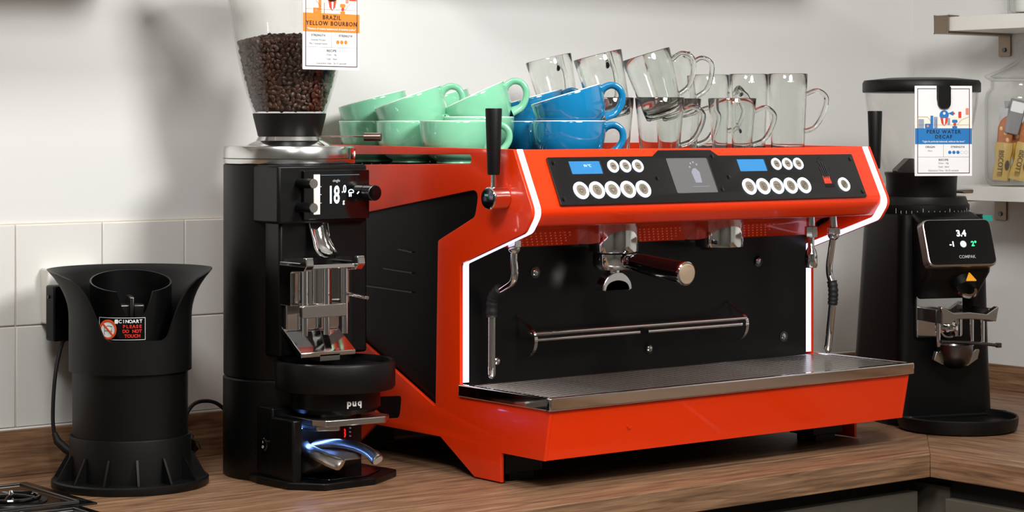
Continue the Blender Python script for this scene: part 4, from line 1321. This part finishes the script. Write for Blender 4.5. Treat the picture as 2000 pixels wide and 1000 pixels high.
bent_text('CINOART', SA + 0.24, SZ + 0.0105, 0.0068, WHITEL, stk, 'brand_lettering')
obj('brand_mark', G(on_cup(SA - 0.10, SZ + 0.0105)).prism([(-0.002, -0.003), (0.002, -0.003), (0.003, 0), (0.002, 0.003), (-0.002, 0.003), (-0.003, 0)], 'Z', 0, 0.0004), WHITEL, stk)
for i, s in enumerate(('PLEASE', 'DO NOT', 'TOUCH')):
    bent_text(s, SA + 0.28, SZ + 0.0032 - 0.0068 * i, 0.0064, REDL, stk, 'warning_lettering', bold=0.04)
sg = on_cup(SA - 0.31, SZ - 0.001)
ds_ = obj('sign_disc', G(sg).prism(circle(0, 0, 0.0128, 32), 'Z', 0.0002, 0.0009), PAPER, stk)
obj('sign_ring', G(sg @ T(0, 0, 0.0012)).lathe([(0.0112, 0), (0.0142, 0), (0.0142, 0.0005), (0.0112, 0.0005)], 36, close=True).prism([(-0.0092, 0.0076), (-0.0076, 0.0092), (0.0092, -0.0076), (0.0076, -0.0092)], 'Z', 0.0001, 0.0006), mat('sign_orange', (225, 84, 30), 0.5), stk)
obj('sign_drawing', G(sg @ T(0, 0, 0.001)).tube([(-0.006, 0.003, 0), (0.0, 0.0055, 0), (0.007, 0.004, 0)], 0.0004, 5).tube([(-0.006, -0.002, 0), (0.006, -0.002, 0)], 0.0004, 5).tube([(-0.006, -0.008, 0), (-0.006, 0.003, 0)], 0.0004, 5).tube([(0.006, -0.008, 0), (0.006, 0.002, 0)], 0.0004, 5), ICON, ds_)

# socket, adapter, cable on the wall
SK = thing('wall_socket', 'white plastic wall socket half hidden behind the black adapter', 'socket', (-0.452, YW - 0.003, 0.225))
obj('socket_box', G().box(-0.033, 0.06, -0.028, 0.0, 0.0, 0.084), WHITEP, SK, bevel=0.003)
AD = thing('plug_adapter', 'black plug adapter in the wall socket beside the cleaner', 'adapter', (-0.452, YW - 0.0325, 0.202))
obj('adapter_body', G().box(-0.0385, 0.03, -0.028, 0.0, 0.0, 0.083), BLACK, AD, bevel=0.003)
obj('adapter_screw', G().cyl((-0.0385, -0.012, 0.066), (-0.0405, -0.012, 0.066), 0.0028), BLACKG, AD)
CB = thing('power_cable', 'black power cable hanging from the adapter to the cleaner base', 'cable', (-0.45, 0.45, 0.0))
cpts = [(-0.462, 0.466, 0.206), (-0.478, 0.45, 0.198), (-0.492, 0.44, 0.165), (-0.4985, 0.436, 0.125), (-0.5005, 0.434, 0.088), (-0.499, 0.432, 0.068)]
obj('cable', G().tube([(p[0] + 0.45, p[1] - 0.45, p[2]) for p in [tuple(q) for q in smooth(cpts, 8)]], 0.003, 10), RUBBER, CB)
obj('strain_relief', G().tube([(-0.049, -0.018, 0.070), (-0.046, -0.022, 0.058), (-0.036, -0.030, 0.046), (-0.026, -0.038, 0.038)], [0.0042, 0.0062, 0.0068, 0.006], 12), RUBBER, CB)
LD = thing('power_lead', 'black lead looping from the bag to behind the tamper', 'cable', (-0.27, 0.42, 0.0))
obj('lead', G().tube([(p[0] + 0.27, p[1] - 0.42, p[2]) for p in [tuple(q) for q in smooth([(-0.335, 0.36, 0.055), (-0.315, 0.375, 0.062), (-0.295, 0.40, 0.085), (-0.265, 0.42, 0.098), (-0.225, 0.43, 0.092), (-0.19, 0.43, 0.06)], 8)]], 0.003, 10), RUBBER, LD)
bag = thing('cable_bag', 'crumpled black plastic bag of cable between cleaner and tamper', 'bag', (-0.318, 0.40, 0.0))
gb = G()
gb.ell((0, 0, 0.034), (0.032, 0.038, 0.034), 20, 12)
gb.v = [(x * (1 + 0.18 * math.sin(9 * z * 40 + 5 * x * 60)), y * (1 + 0.15 * math.cos(y * 160 + z * 90)), z) for x, y, z in gb.v]
obj('bag_body', gb, mat('black_film', (8, 8, 9), 0.2), bag, sharp=25)
obj('bag_tie', G().tube([(0.012, -0.03, 0.05), (0.024, -0.036, 0.044), (0.03, -0.03, 0.034)], 0.0012, 6), BLACKG, bag)


# ------------------------------------------------------------------ rinser plates in the worktop, bottom left corner
def rinser(name, x1, y0, y1, label, cx, cy, w=0.26):
    t = thing(name, label, 'rinser', (x1 - w / 2, (y0 + y1) / 2, 0), group='rinser plates set on the worktop')
    hx, hy = w / 2, (y1 - y0) / 2
    p = obj('plate', G().box(-hx, hx, -hy, hy, 0.0, 0.003), BLACKG, t, bevel=0.0012)
    obj('raised_lip', G().tube([(-hx + 0.02, -hy + 0.02, 0.0035), (hx - 0.02, -hy + 0.02, 0.0035), (hx - 0.02, hy - 0.02, 0.0035), (-hx + 0.02, hy - 0.02, 0.0035)], (0.0022), 8, closed=True), DSTEEL, p)
    obj('drain_well', G(T(cx, cy, 0)).lathe([(0, 0.0032), (0.044, 0.0032), (0.046, 0.0045), (0.049, 0.0045), (0.05, 0.003), (0, 0.003)], 48), BLACKS, p)
    st = G(T(cx, cy, 0.0045))
    for k in range(5):
        a = 2 * PI * k / 5 + 0.3
        st.tube([(0, 0, 0.006), (0.02 * math.cos(a), 0.02 * math.sin(a), 0.0055), (0.036 * math.cos(a), 0.036 * math.sin(a), 0.004)], 0.0038, 8)
    st.tube([(0.038 * math.cos(2 * PI * i / 36), 0.038 * math.sin(2 * PI * i / 36), 0.004) for i in range(36)], 0.003, 8, closed=True)
    s_ = obj('spray_star', st, BLACKG, p)
    obj('spray_jet', G(T(cx, cy, 0.0045)).lathe([(0, 0.014), (0.003, 0.013), (0.005, 0.007), (0.006, 0.0), (0, 0.0)], 18), CHROME, s_)
    return t


rinser('pitcher_rinser', -0.5445, 0.206, 0.4295, 'dark steel rinser plate with round star drain, lower left corner', 0.04, -0.03)
rinser('pitcher_rinser', -0.575, -0.03, 0.1985, 'second steel plate cut off by the bottom left corner', 0.0, 0.0)

# ------------------------------------------------------------------ right grinder
RG = thing('coffee_grinder', 'black grinder with silver framed tilted display at the right of the machine', 'grinder', (1.03, 0.10, 0), R(-20))
# local: x right, -y front
obj('base_foot', G().prism(fillet([(-0.1, 0.13), (-0.1, -0.06), (-0.08, -0.1), (0.08, -0.1), (0.1, -0.06), (0.1, 0.13)], 0.02), 'Z', 0.0, 0.02), BLACKS, RG, bevel=0.003)
tr = obj('catch_tray', G(T(-0.008, -0.142, 0)).lathe([(0, 0.0), (0.094, 0.0), (0.1, 0.004), (0.1025, 0.012), (0.1035, 0.024), (0.1015, 0.026), (0.099, 0.0245), (0.0965, 0.014), (0, 0.012)], 64), BLACK, RG)
obj('tray_thumb_tab', G(T(-0.008, -0.142, 0) @ RZ(R(15))).prism(fillet([(0.1, -0.009), (0.112, -0.007), (0.112, 0.007), (0.1, 0.009)], 0.003), 'Z', 0.018, 0.025), BLACK, tr)
# column: tapered block
cv, cf = [], []
secs = [(0.02, 0.094, -0.092, 0.125), (0.12, 0.09, -0.09, 0.112), (0.24, 0.087, -0.088, 0.10), (0.33, 0.085, -0.086, 0.092), (0.368, 0.083, -0.084, 0.088)]
prof_n = None
for z, hw_, yf, yb in secs:
    po = fillet([(-hw_, yf), (hw_, yf), (hw_, yb), (-hw_, yb)], [0.02, 0.02, 0.05, 0.05], 6)
    prof_n = len(po)
    cv += [(x, y, z) for x, y in po]
for s_i in range(len(secs) - 1):
    for k in range(prof_n):
        l = (k + 1) % prof_n
        cf.append((s_i * prof_n + k, s_i * prof_n + l, (s_i + 1) * prof_n + l, (s_i + 1) * prof_n + k))
cf += [tuple(range(prof_n))[::-1], tuple(range((len(secs) - 1) * prof_n, len(secs) * prof_n))]
obj('column', G().add(cv, cf), BLACKS, RG)
nkk = obj('adjustment_collar', G().lathe([(0, 0.366), (0.0835, 0.366), (0.0845, 0.369), (0.0845, 0.384), (0.082, 0.3865), (0.078, 0.398), (0, 0.398)], 64), BLACK, RG)
tk = G()
for k in range(30):
    a = R(-150 + 10 * k / 1.5)
    hh = 0.009 if k % 5 == 0 else 0.005
    tk.M = RZ(a)
    tk.box(0.0846, 0.085, -0.0004, 0.0004, 0.3695, 0.3695 + hh)
tko = obj('tick_mark', tk, mat('tick_grey', (170, 170, 168), 0.5), nkk)
tko['kind'] = 'stuff'
nc = obj('hopper_neck', G().lathe([(0, 0.396), (0.0605, 0.396), (0.0615, 0.4), (0.063, 0.432), (0.0655, 0.438), (0.0655, 0.441), (0, 0.441)], 56), BLACK, RG)
obj('shutter_handle', G(RZ(R(-2))).tube([(0.055, -0.01, 0.407), (0.07, -0.012, 0.407), (0.079, -0.013, 0.407), (0.0935, -0.015, 0.407)], [0.0035, 0.004, 0.0048, 0.0042], 14), CHROME, nc)
obj('feed_vane', G().prism(fillet([(-0.058, 0.441), (-0.058, 0.446), (-0.035, 0.466), (-0.025, 0.466), (-0.025, 0.441)], 0.003), 'Y', -0.02, 0.0), DSTEEL, nc)
rp = [(0.0645, 0.439), (0.068, 0.447), (0.0775, 0.475), (0.0865, 0.505), (0.0935, 0.535), (0.0985, 0.565), (0.1005, 0.586)]
obj('hopper', G().lathe(rp + [(r_ - 0.0022, z) for r_, z in rp][::-1], 72, close=True), PLASTG, RG, sharp=60)
ld = obj('hopper_lid', G().lathe([(0, 0.586), (0.1035, 0.5835), (0.1045, 0.585), (0.1045, 0.6), (0.1015, 0.605), (0.06, 0.6095), (0, 0.6105)], 72), BLACK, RG)
# direction of the card: toward the camera, a little right of the hopper axis (in grinder space)
RCA = R(-98)
obj('lid_tab', G(RZ(RCA + PI / 2)).prism(fillet([(-0.0115, 0.592), (-0.0115, 0.5535), (0.0115, 0.5535), (0.0115, 0.592)], [0, 0.011, 0.011, 0]), 'Y', -0.1125, -0.1025), BLACK, ld)
# tilted display
DM = frame((-0.006, -0.146, 0.3225), (1, 0, 0), (0, 0.34, 0.94))
arm = obj('display_arm', G().prism([(-0.08, 0.19), (-0.08, 0.375), (-0.115, 0.362), (-0.15, 0.3), (-0.142, 0.268), (-0.105, 0.23), (-0.095, 0.215)], 'X', -0.066, 0.058), BLACKS, RG, bevel=0.008, seg=3)
dp = obj('display_housing', G(DM).prism(rrect(-0.0665, 0.0665, -0.0425, 0.0425, 0.013, 6), 'Z', -0.022, 0.0), STEEL, RG, bevel=0.003, seg=3)
dg = obj('display_glass', G(DM).prism(rrect(-0.064, 0.064, -0.0395, 0.04, 0.0115, 6), 'Z', 0.0, 0.0012), BLACKG, dp)
DD = DM @ T(0, 0, 0.0014)
text('time_lettering', '3.4', 0.0155, GLOWW, dg, DD @ T(0.005, 0.0155, 0), bold=0.03)
text('dose_lettering', '-1', 0.0125, GLOWW, dg, DD @ T(-0.016, -0.0035, 0), bold=0.03)
text('dose_lettering', '2°', 0.0125, GLOWG, dg, DD @ T(0.0265, -0.0035, 0), bold=0.03)
obj('dose_dot', G(DD).prism(circle(0.0055, -0.0035, 0.006, 24), 'Z', 0, 0.0003), mat('grey_glow', (190, 195, 190), 0.5, emit=(190, 200, 195), estr=0.7), dg)
text('brand_lettering', 'COMPAK', 0.0078, mat('brand_grey', (160, 160, 160), 0.5, emit=(150, 150, 150), estr=0.2), dg, DD @ T(0.009, -0.0265, 0), bold=0.005)
obj('protective_film_tab', G(DM).box(0.056, 0.074, 0.0385, 0.0495, -0.004, -0.003), mat('teal_film', (30, 140, 125), 0.4), dp)
# outlet, fork
oz = obj('outlet', G().tube([(0.01, -0.118, 0.262), (0.01, -0.138, 0.242)], [0.024, 0.0195], 28), BLACKS, RG)
obj('outlet_ring', G(frame((0.01, -0.139, 0.241), (1, 0, 0), (0, -0.72, -0.69))).lathe([(0.0145, -0.003), (0.0195, -0.003), (0.02, 0.002), (0.0165, 0.003), (0.0145, 0.001)], 32, close=True), CHROME, oz)
obj('warning_triangle', G(frame((0.0135, -0.1478, 0.2615), (1, 0, 0), (0, 0.55, 0.84))).prism(fillet([(-0.011, -0.007), (0.011, -0.007), (0.001, 0.011)], 0.0015), 'Z', 0, 0.0006), mat('warning_yellow', (235, 160, 30), 0.4), oz)
fp = obj('fork_plate', G().prism(rrect(-0.064, 0.026, 0.155, 0.235, 0.004, 3), 'Y', -0.1, -0.092), CHROME, RG, bevel=0.001)
obj('fork_arch', G().prism(fillet([(-0.052, 0.204), (-0.055, 0.212), (-0.052, 0.214), (-0.028, 0.202), (0.0, 0.2035), (0.034, 0.199), (0.056, 0.212), (0.058, 0.21), (0.053, 0.186), (0.038, 0.189), (0.0, 0.192), (-0.024, 0.1915), (-0.036, 0.184), (-0.052, 0.184)], 0.002), 'Y', -0.168, -0.154), STEEL, fp, bevel=0.002)
for x in (-0.057, 0.045):
    obj('fork_side', G().box(x, x + 0.01, -0.155, -0.095, 0.185, 0.208), DSTEEL, fp, bevel=0.001)
for x, y in ((-0.044, -0.14), (0.021, -0.14), (0.042, -0.14)):
    obj('guide_rod', G().cyl((x, y, 0.143), (x, y, 0.2), 0.0035, n=14), CHROME, fp)
obj('basket_button', G(frame((-0.006, -0.11, 0.171), (1, 0, 0), (0, 0, 1))).lathe([(0, 0.014), (0.007, 0.013), (0.012, 0.009), (0.014, 0.0), (0.0175, 0.0), (0.0175, -0.01), (0, -0.01)], 28), CHROME, fp)
obj('catch_bowl', G(T(-0.005, -0.128, 0)).lathe([(0, 0.103), (0.012, 0.104), (0.024, 0.113), (0.0305, 0.13), (0.031, 0.145), (0.0285, 0.145), (0.02, 0.12), (0, 0.112)], 32), DSTEEL, fp)
obj('lower_lip', G().prism(fillet([(-0.046, 0.118), (-0.03, 0.11), (-0.006, 0.108), (0.02, 0.106), (0.04, 0.118), (0.044, 0.135), (0.036, 0.135), (0.02, 0.122), (-0.02, 0.122), (-0.04, 0.135)], 0.003), 'Y', -0.128, -0.118), STEEL, fp, bevel=0.001)
obj('hook_lever', G().tube([(-0.04, -0.145, 0.152), (0.01, -0.15, 0.149), (0.05, -0.15, 0.145), (0.064, -0.149, 0.143)], 0.003, 10).box(0.064, 0.072, -0.153, -0.145, 0.139, 0.147), DSTEEL, fp)

rot = R(-20)
cd = Vector((math.cos(RCA + rot), math.sin(RCA + rot), 0))
cd2 = Vector((-math.sin(RCA + rot), math.cos(RCA + rot), 0))
cp = Vector((1.03, 0.10, 0.4365)) + cd * 0.1055
card('recipe_card', 'blue recipe card clipped to the front of the right bean hopper', tuple(cp), RCA + rot + PI / 2, ('PERU WATER', 'DECAF'), '"Light & perfectly balanced, without the buzz"', ('ORIGIN', 'Peru'), BLUEP, BLUEP, False)

# ------------------------------------------------------------------ jars on the side shelves
JX, JY, JZ = 1.385, 0.150, 0.409
JR = thing('biscuit_jar', 'large clear glass jar with lid full of wrapped biscuits', 'jar', (JX, JY, JZ))
jo = [(0, 0.0), (0.064, 0.0), (0.072, 0.004), (0.076, 0.014), (0.077, 0.03), (0.077, 0.165), (0.0745, 0.178), (0.066, 0.188), (0.066, 0.2)]
ji = [(0.063, 0.2), (0.063, 0.187), (0.0715, 0.176), (0.0738, 0.164), (0.0738, 0.03), (0.0715, 0.015), (0.062, 0.0085), (0, 0.008)]
obj('jar_body', G().lathe(jo + ji, 64), THING, JR, sharp=60)
obj('jar_lid', G().lathe([(0, 0.2005), (0.066, 0.2005), (0.07, 0.203), (0.078, 0.208), (0.077, 0.2115), (0.05, 0.222), (0.025, 0.236), (0.012, 0.243), (0.01, 0.252), (0.016, 0.262), (0.018, 0.27), (0.013, 0.279), (0, 0.282),
                        (0, 0.278), (0.006, 0.245), (0.02, 0.232), (0.046, 0.219), (0.068, 0.2095), (0.06, 0.206), (0, 0.2045)], 56), THING, JR, sharp=60)
WRAP = mat('yellow_wrapper', (222, 178, 60), 0.3, coat=0.3)
WRAPC = mat('pale_gold_wrapper', (206, 176, 104), 0.3, coat=0.3)
BISC = mat('baked_biscuit', (176, 104, 56), 0.7, bump=0.5, bscale=120, vary=0.25, vscale=90)
FILM = mat('silver_film', (150, 150, 152), 0.25, metal=0.5)
NUT = mat('almond_piece', (226, 190, 140), 0.6)


def biscuit(x, y, z, rx, ry, rz, label, wrap, long=0.15):
    t = thing('wrapped_biscuit', label, 'biscuit', (x, y, z), group='wrapped biscuits in the jar')
    t.rotation_euler = (Matrix.Rotation(R(rz), 4, 'Z') @ Matrix.Rotation(R(ry), 4, 'Y') @ Matrix.Rotation(R(rx), 4, 'X')).to_euler()
    # local: length along z, face toward -y
    h2 = 0.072
    g = G()
    n = 10
    vs, fs = [], []
    for i in range(n + 1):
        tt = i / n
        zz = h2 * tt
        w = 0.016 + 0.0015 * math.sin(tt * 9)
        d = 0.0025 + 0.0075 * math.sin(min(1, tt * 1.6) * PI / 2)
        if i == 0:
            w, d = 0.0165, 0.0012
        for k in range(12):
            a = 2 * PI * k / 12
            vs.append((w * math.copysign(abs(math.cos(a)) ** 0.6, math.cos(a)), d * math.copysign(abs(math.sin(a)) ** 0.7, math.sin(a)), zz))
    for i in range(n):
        for k in range(12):
            l = (k + 1) % 12
            fs.append((i * 12 + k, i * 12 + l, (i + 1) * 12 + l, (i + 1) * 12 + k))
    fs += [tuple(range(12))[::-1], tuple(range(n * 12, n * 12 + 12))]
    g.add(vs, fs)
    wr_ = obj('wrapper', g, wrap, t)
    text('wrapper_lettering', 'BISCOTTI', 0.0135, mat('wrapper_print', (96, 66, 30), 0.5), wr_, frame((-0.004, -0.0112, 0.033), (0, 0, -1), (1, 0, 0)), bold=0.01, sx=0.85)
    obj('wrapper_oval', G(frame((0.009, -0.0106, 0.03), (1, 0, 0), (0, 0, 1))).prism([(0.0042 * math.cos(a), 0.009 * math.sin(a)) for a in [2 * PI * i / 18 for i in range(18)]], 'Z', 0, 0.0008), mat('wrapper_badge', (54, 40, 36), 0.4), wr_)
    b = obj('biscuit', G().prism(fillet([(-0.0135, 0.058), (0.0135, 0.058), (0.0145, 0.1), (0.0115, long - 0.012), (0.0, long), (-0.011, long - 0.012), (-0.0145, 0.1)], 0.006), 'Y', -0.0068, 0.0068), BISC, t, bevel=0.003)
    ng = G()
    for k in range(5):
        ng.ell((random.uniform(-0.009, 0.009), -0.0068, random.uniform(0.07, long - 0.02)), (0.003, 0.0012, 0.0042), 10, 6)
    obj('almond', ng, NUT, b)['kind'] = 'stuff'
    obj('film_end', G().prism([(-0.015, long - 0.014), (0.015, long - 0.014), (0.016, long + 0.012), (-0.014, long + 0.014)], 'Y', -0.001, 0.001), FILM, t)
    return t


biscuit(JX - 0.047, JY + 0.022, JZ + 0.011, -3, 5, -52, 'pale gold wrapped biscuit against the left wall of the jar', WRAPC, 0.125)
biscuit(JX - 0.042, JY - 0.012, JZ + 0.012, -3, 13, -48, 'pale gold wrapped biscuit with brown oval, second from the left', WRAPC, 0.135)
biscuit(JX - 0.022, JY - 0.044, JZ + 0.011, -3, 17, -40, 'bright yellow wrapped biscuit leaning right in front', WRAP, 0.13)
biscuit(JX + 0.006, JY + 0.012, JZ + 0.012, 0, -8, -45, 'bright yellow wrapped biscuit standing in the middle of the jar', WRAP, 0.14)
biscuit(JX + 0.012, JY - 0.048, JZ + 0.012, -2, -6, -38, 'pale gold wrapped biscuit at the right side of the jar', WRAPC, 0.13)
sa = thing('wrapper_sachet', 'silver sachet with white label tucked in the top of the jar', 'sachet', (JX - 0.04, JY + 0.004, JZ + 0.1))
sa.rotation_euler = (0, R(14), R(-46))
obj('sachet_film', G().prism(fillet([(-0.013, 0.0), (0.013, 0.0), (0.016, 0.066), (-0.016, 0.066)], 0.003), 'Y', -0.003, 0.003), FILM, sa, bevel=0.0015)
obj('sachet_label', G().prism(rrect(-0.012, 0.012, 0.042, 0.062, 0.002, 2), 'Y', -0.0038, -0.003), PAPER, sa)

# glass jar with white filling on the upper shelf
UJ = thing('storage_jar', 'clear glass jar with white filling on the upper shelf, cut by the frame', 'jar', (1.40, 0.135, 0.734))
obj('jar_body', G().lathe([(0, 0), (0.05, 0), (0.055, 0.004), (0.056, 0.012), (0.056, 0.14), (0.048, 0.15), (0.045, 0.15), (0.053, 0.138), (0.053, 0.012), (0.048, 0.006), (0, 0.006)], 56), THING, UJ, sharp=60)
obj('filling', G().lathe([(0, 0.007), (0.04, 0.007), (0.042, 0.01), (0.042, 0.12), (0, 0.124)], 40), mat('white_filling', (236, 236, 234), 0.8), UJ)
obj('jar_stopper', G().lathe([(0, 0.15), (0.05, 0.15), (0.05, 0.168), (0.02, 0.174), (0, 0.174)], 40), WHITEP, UJ)
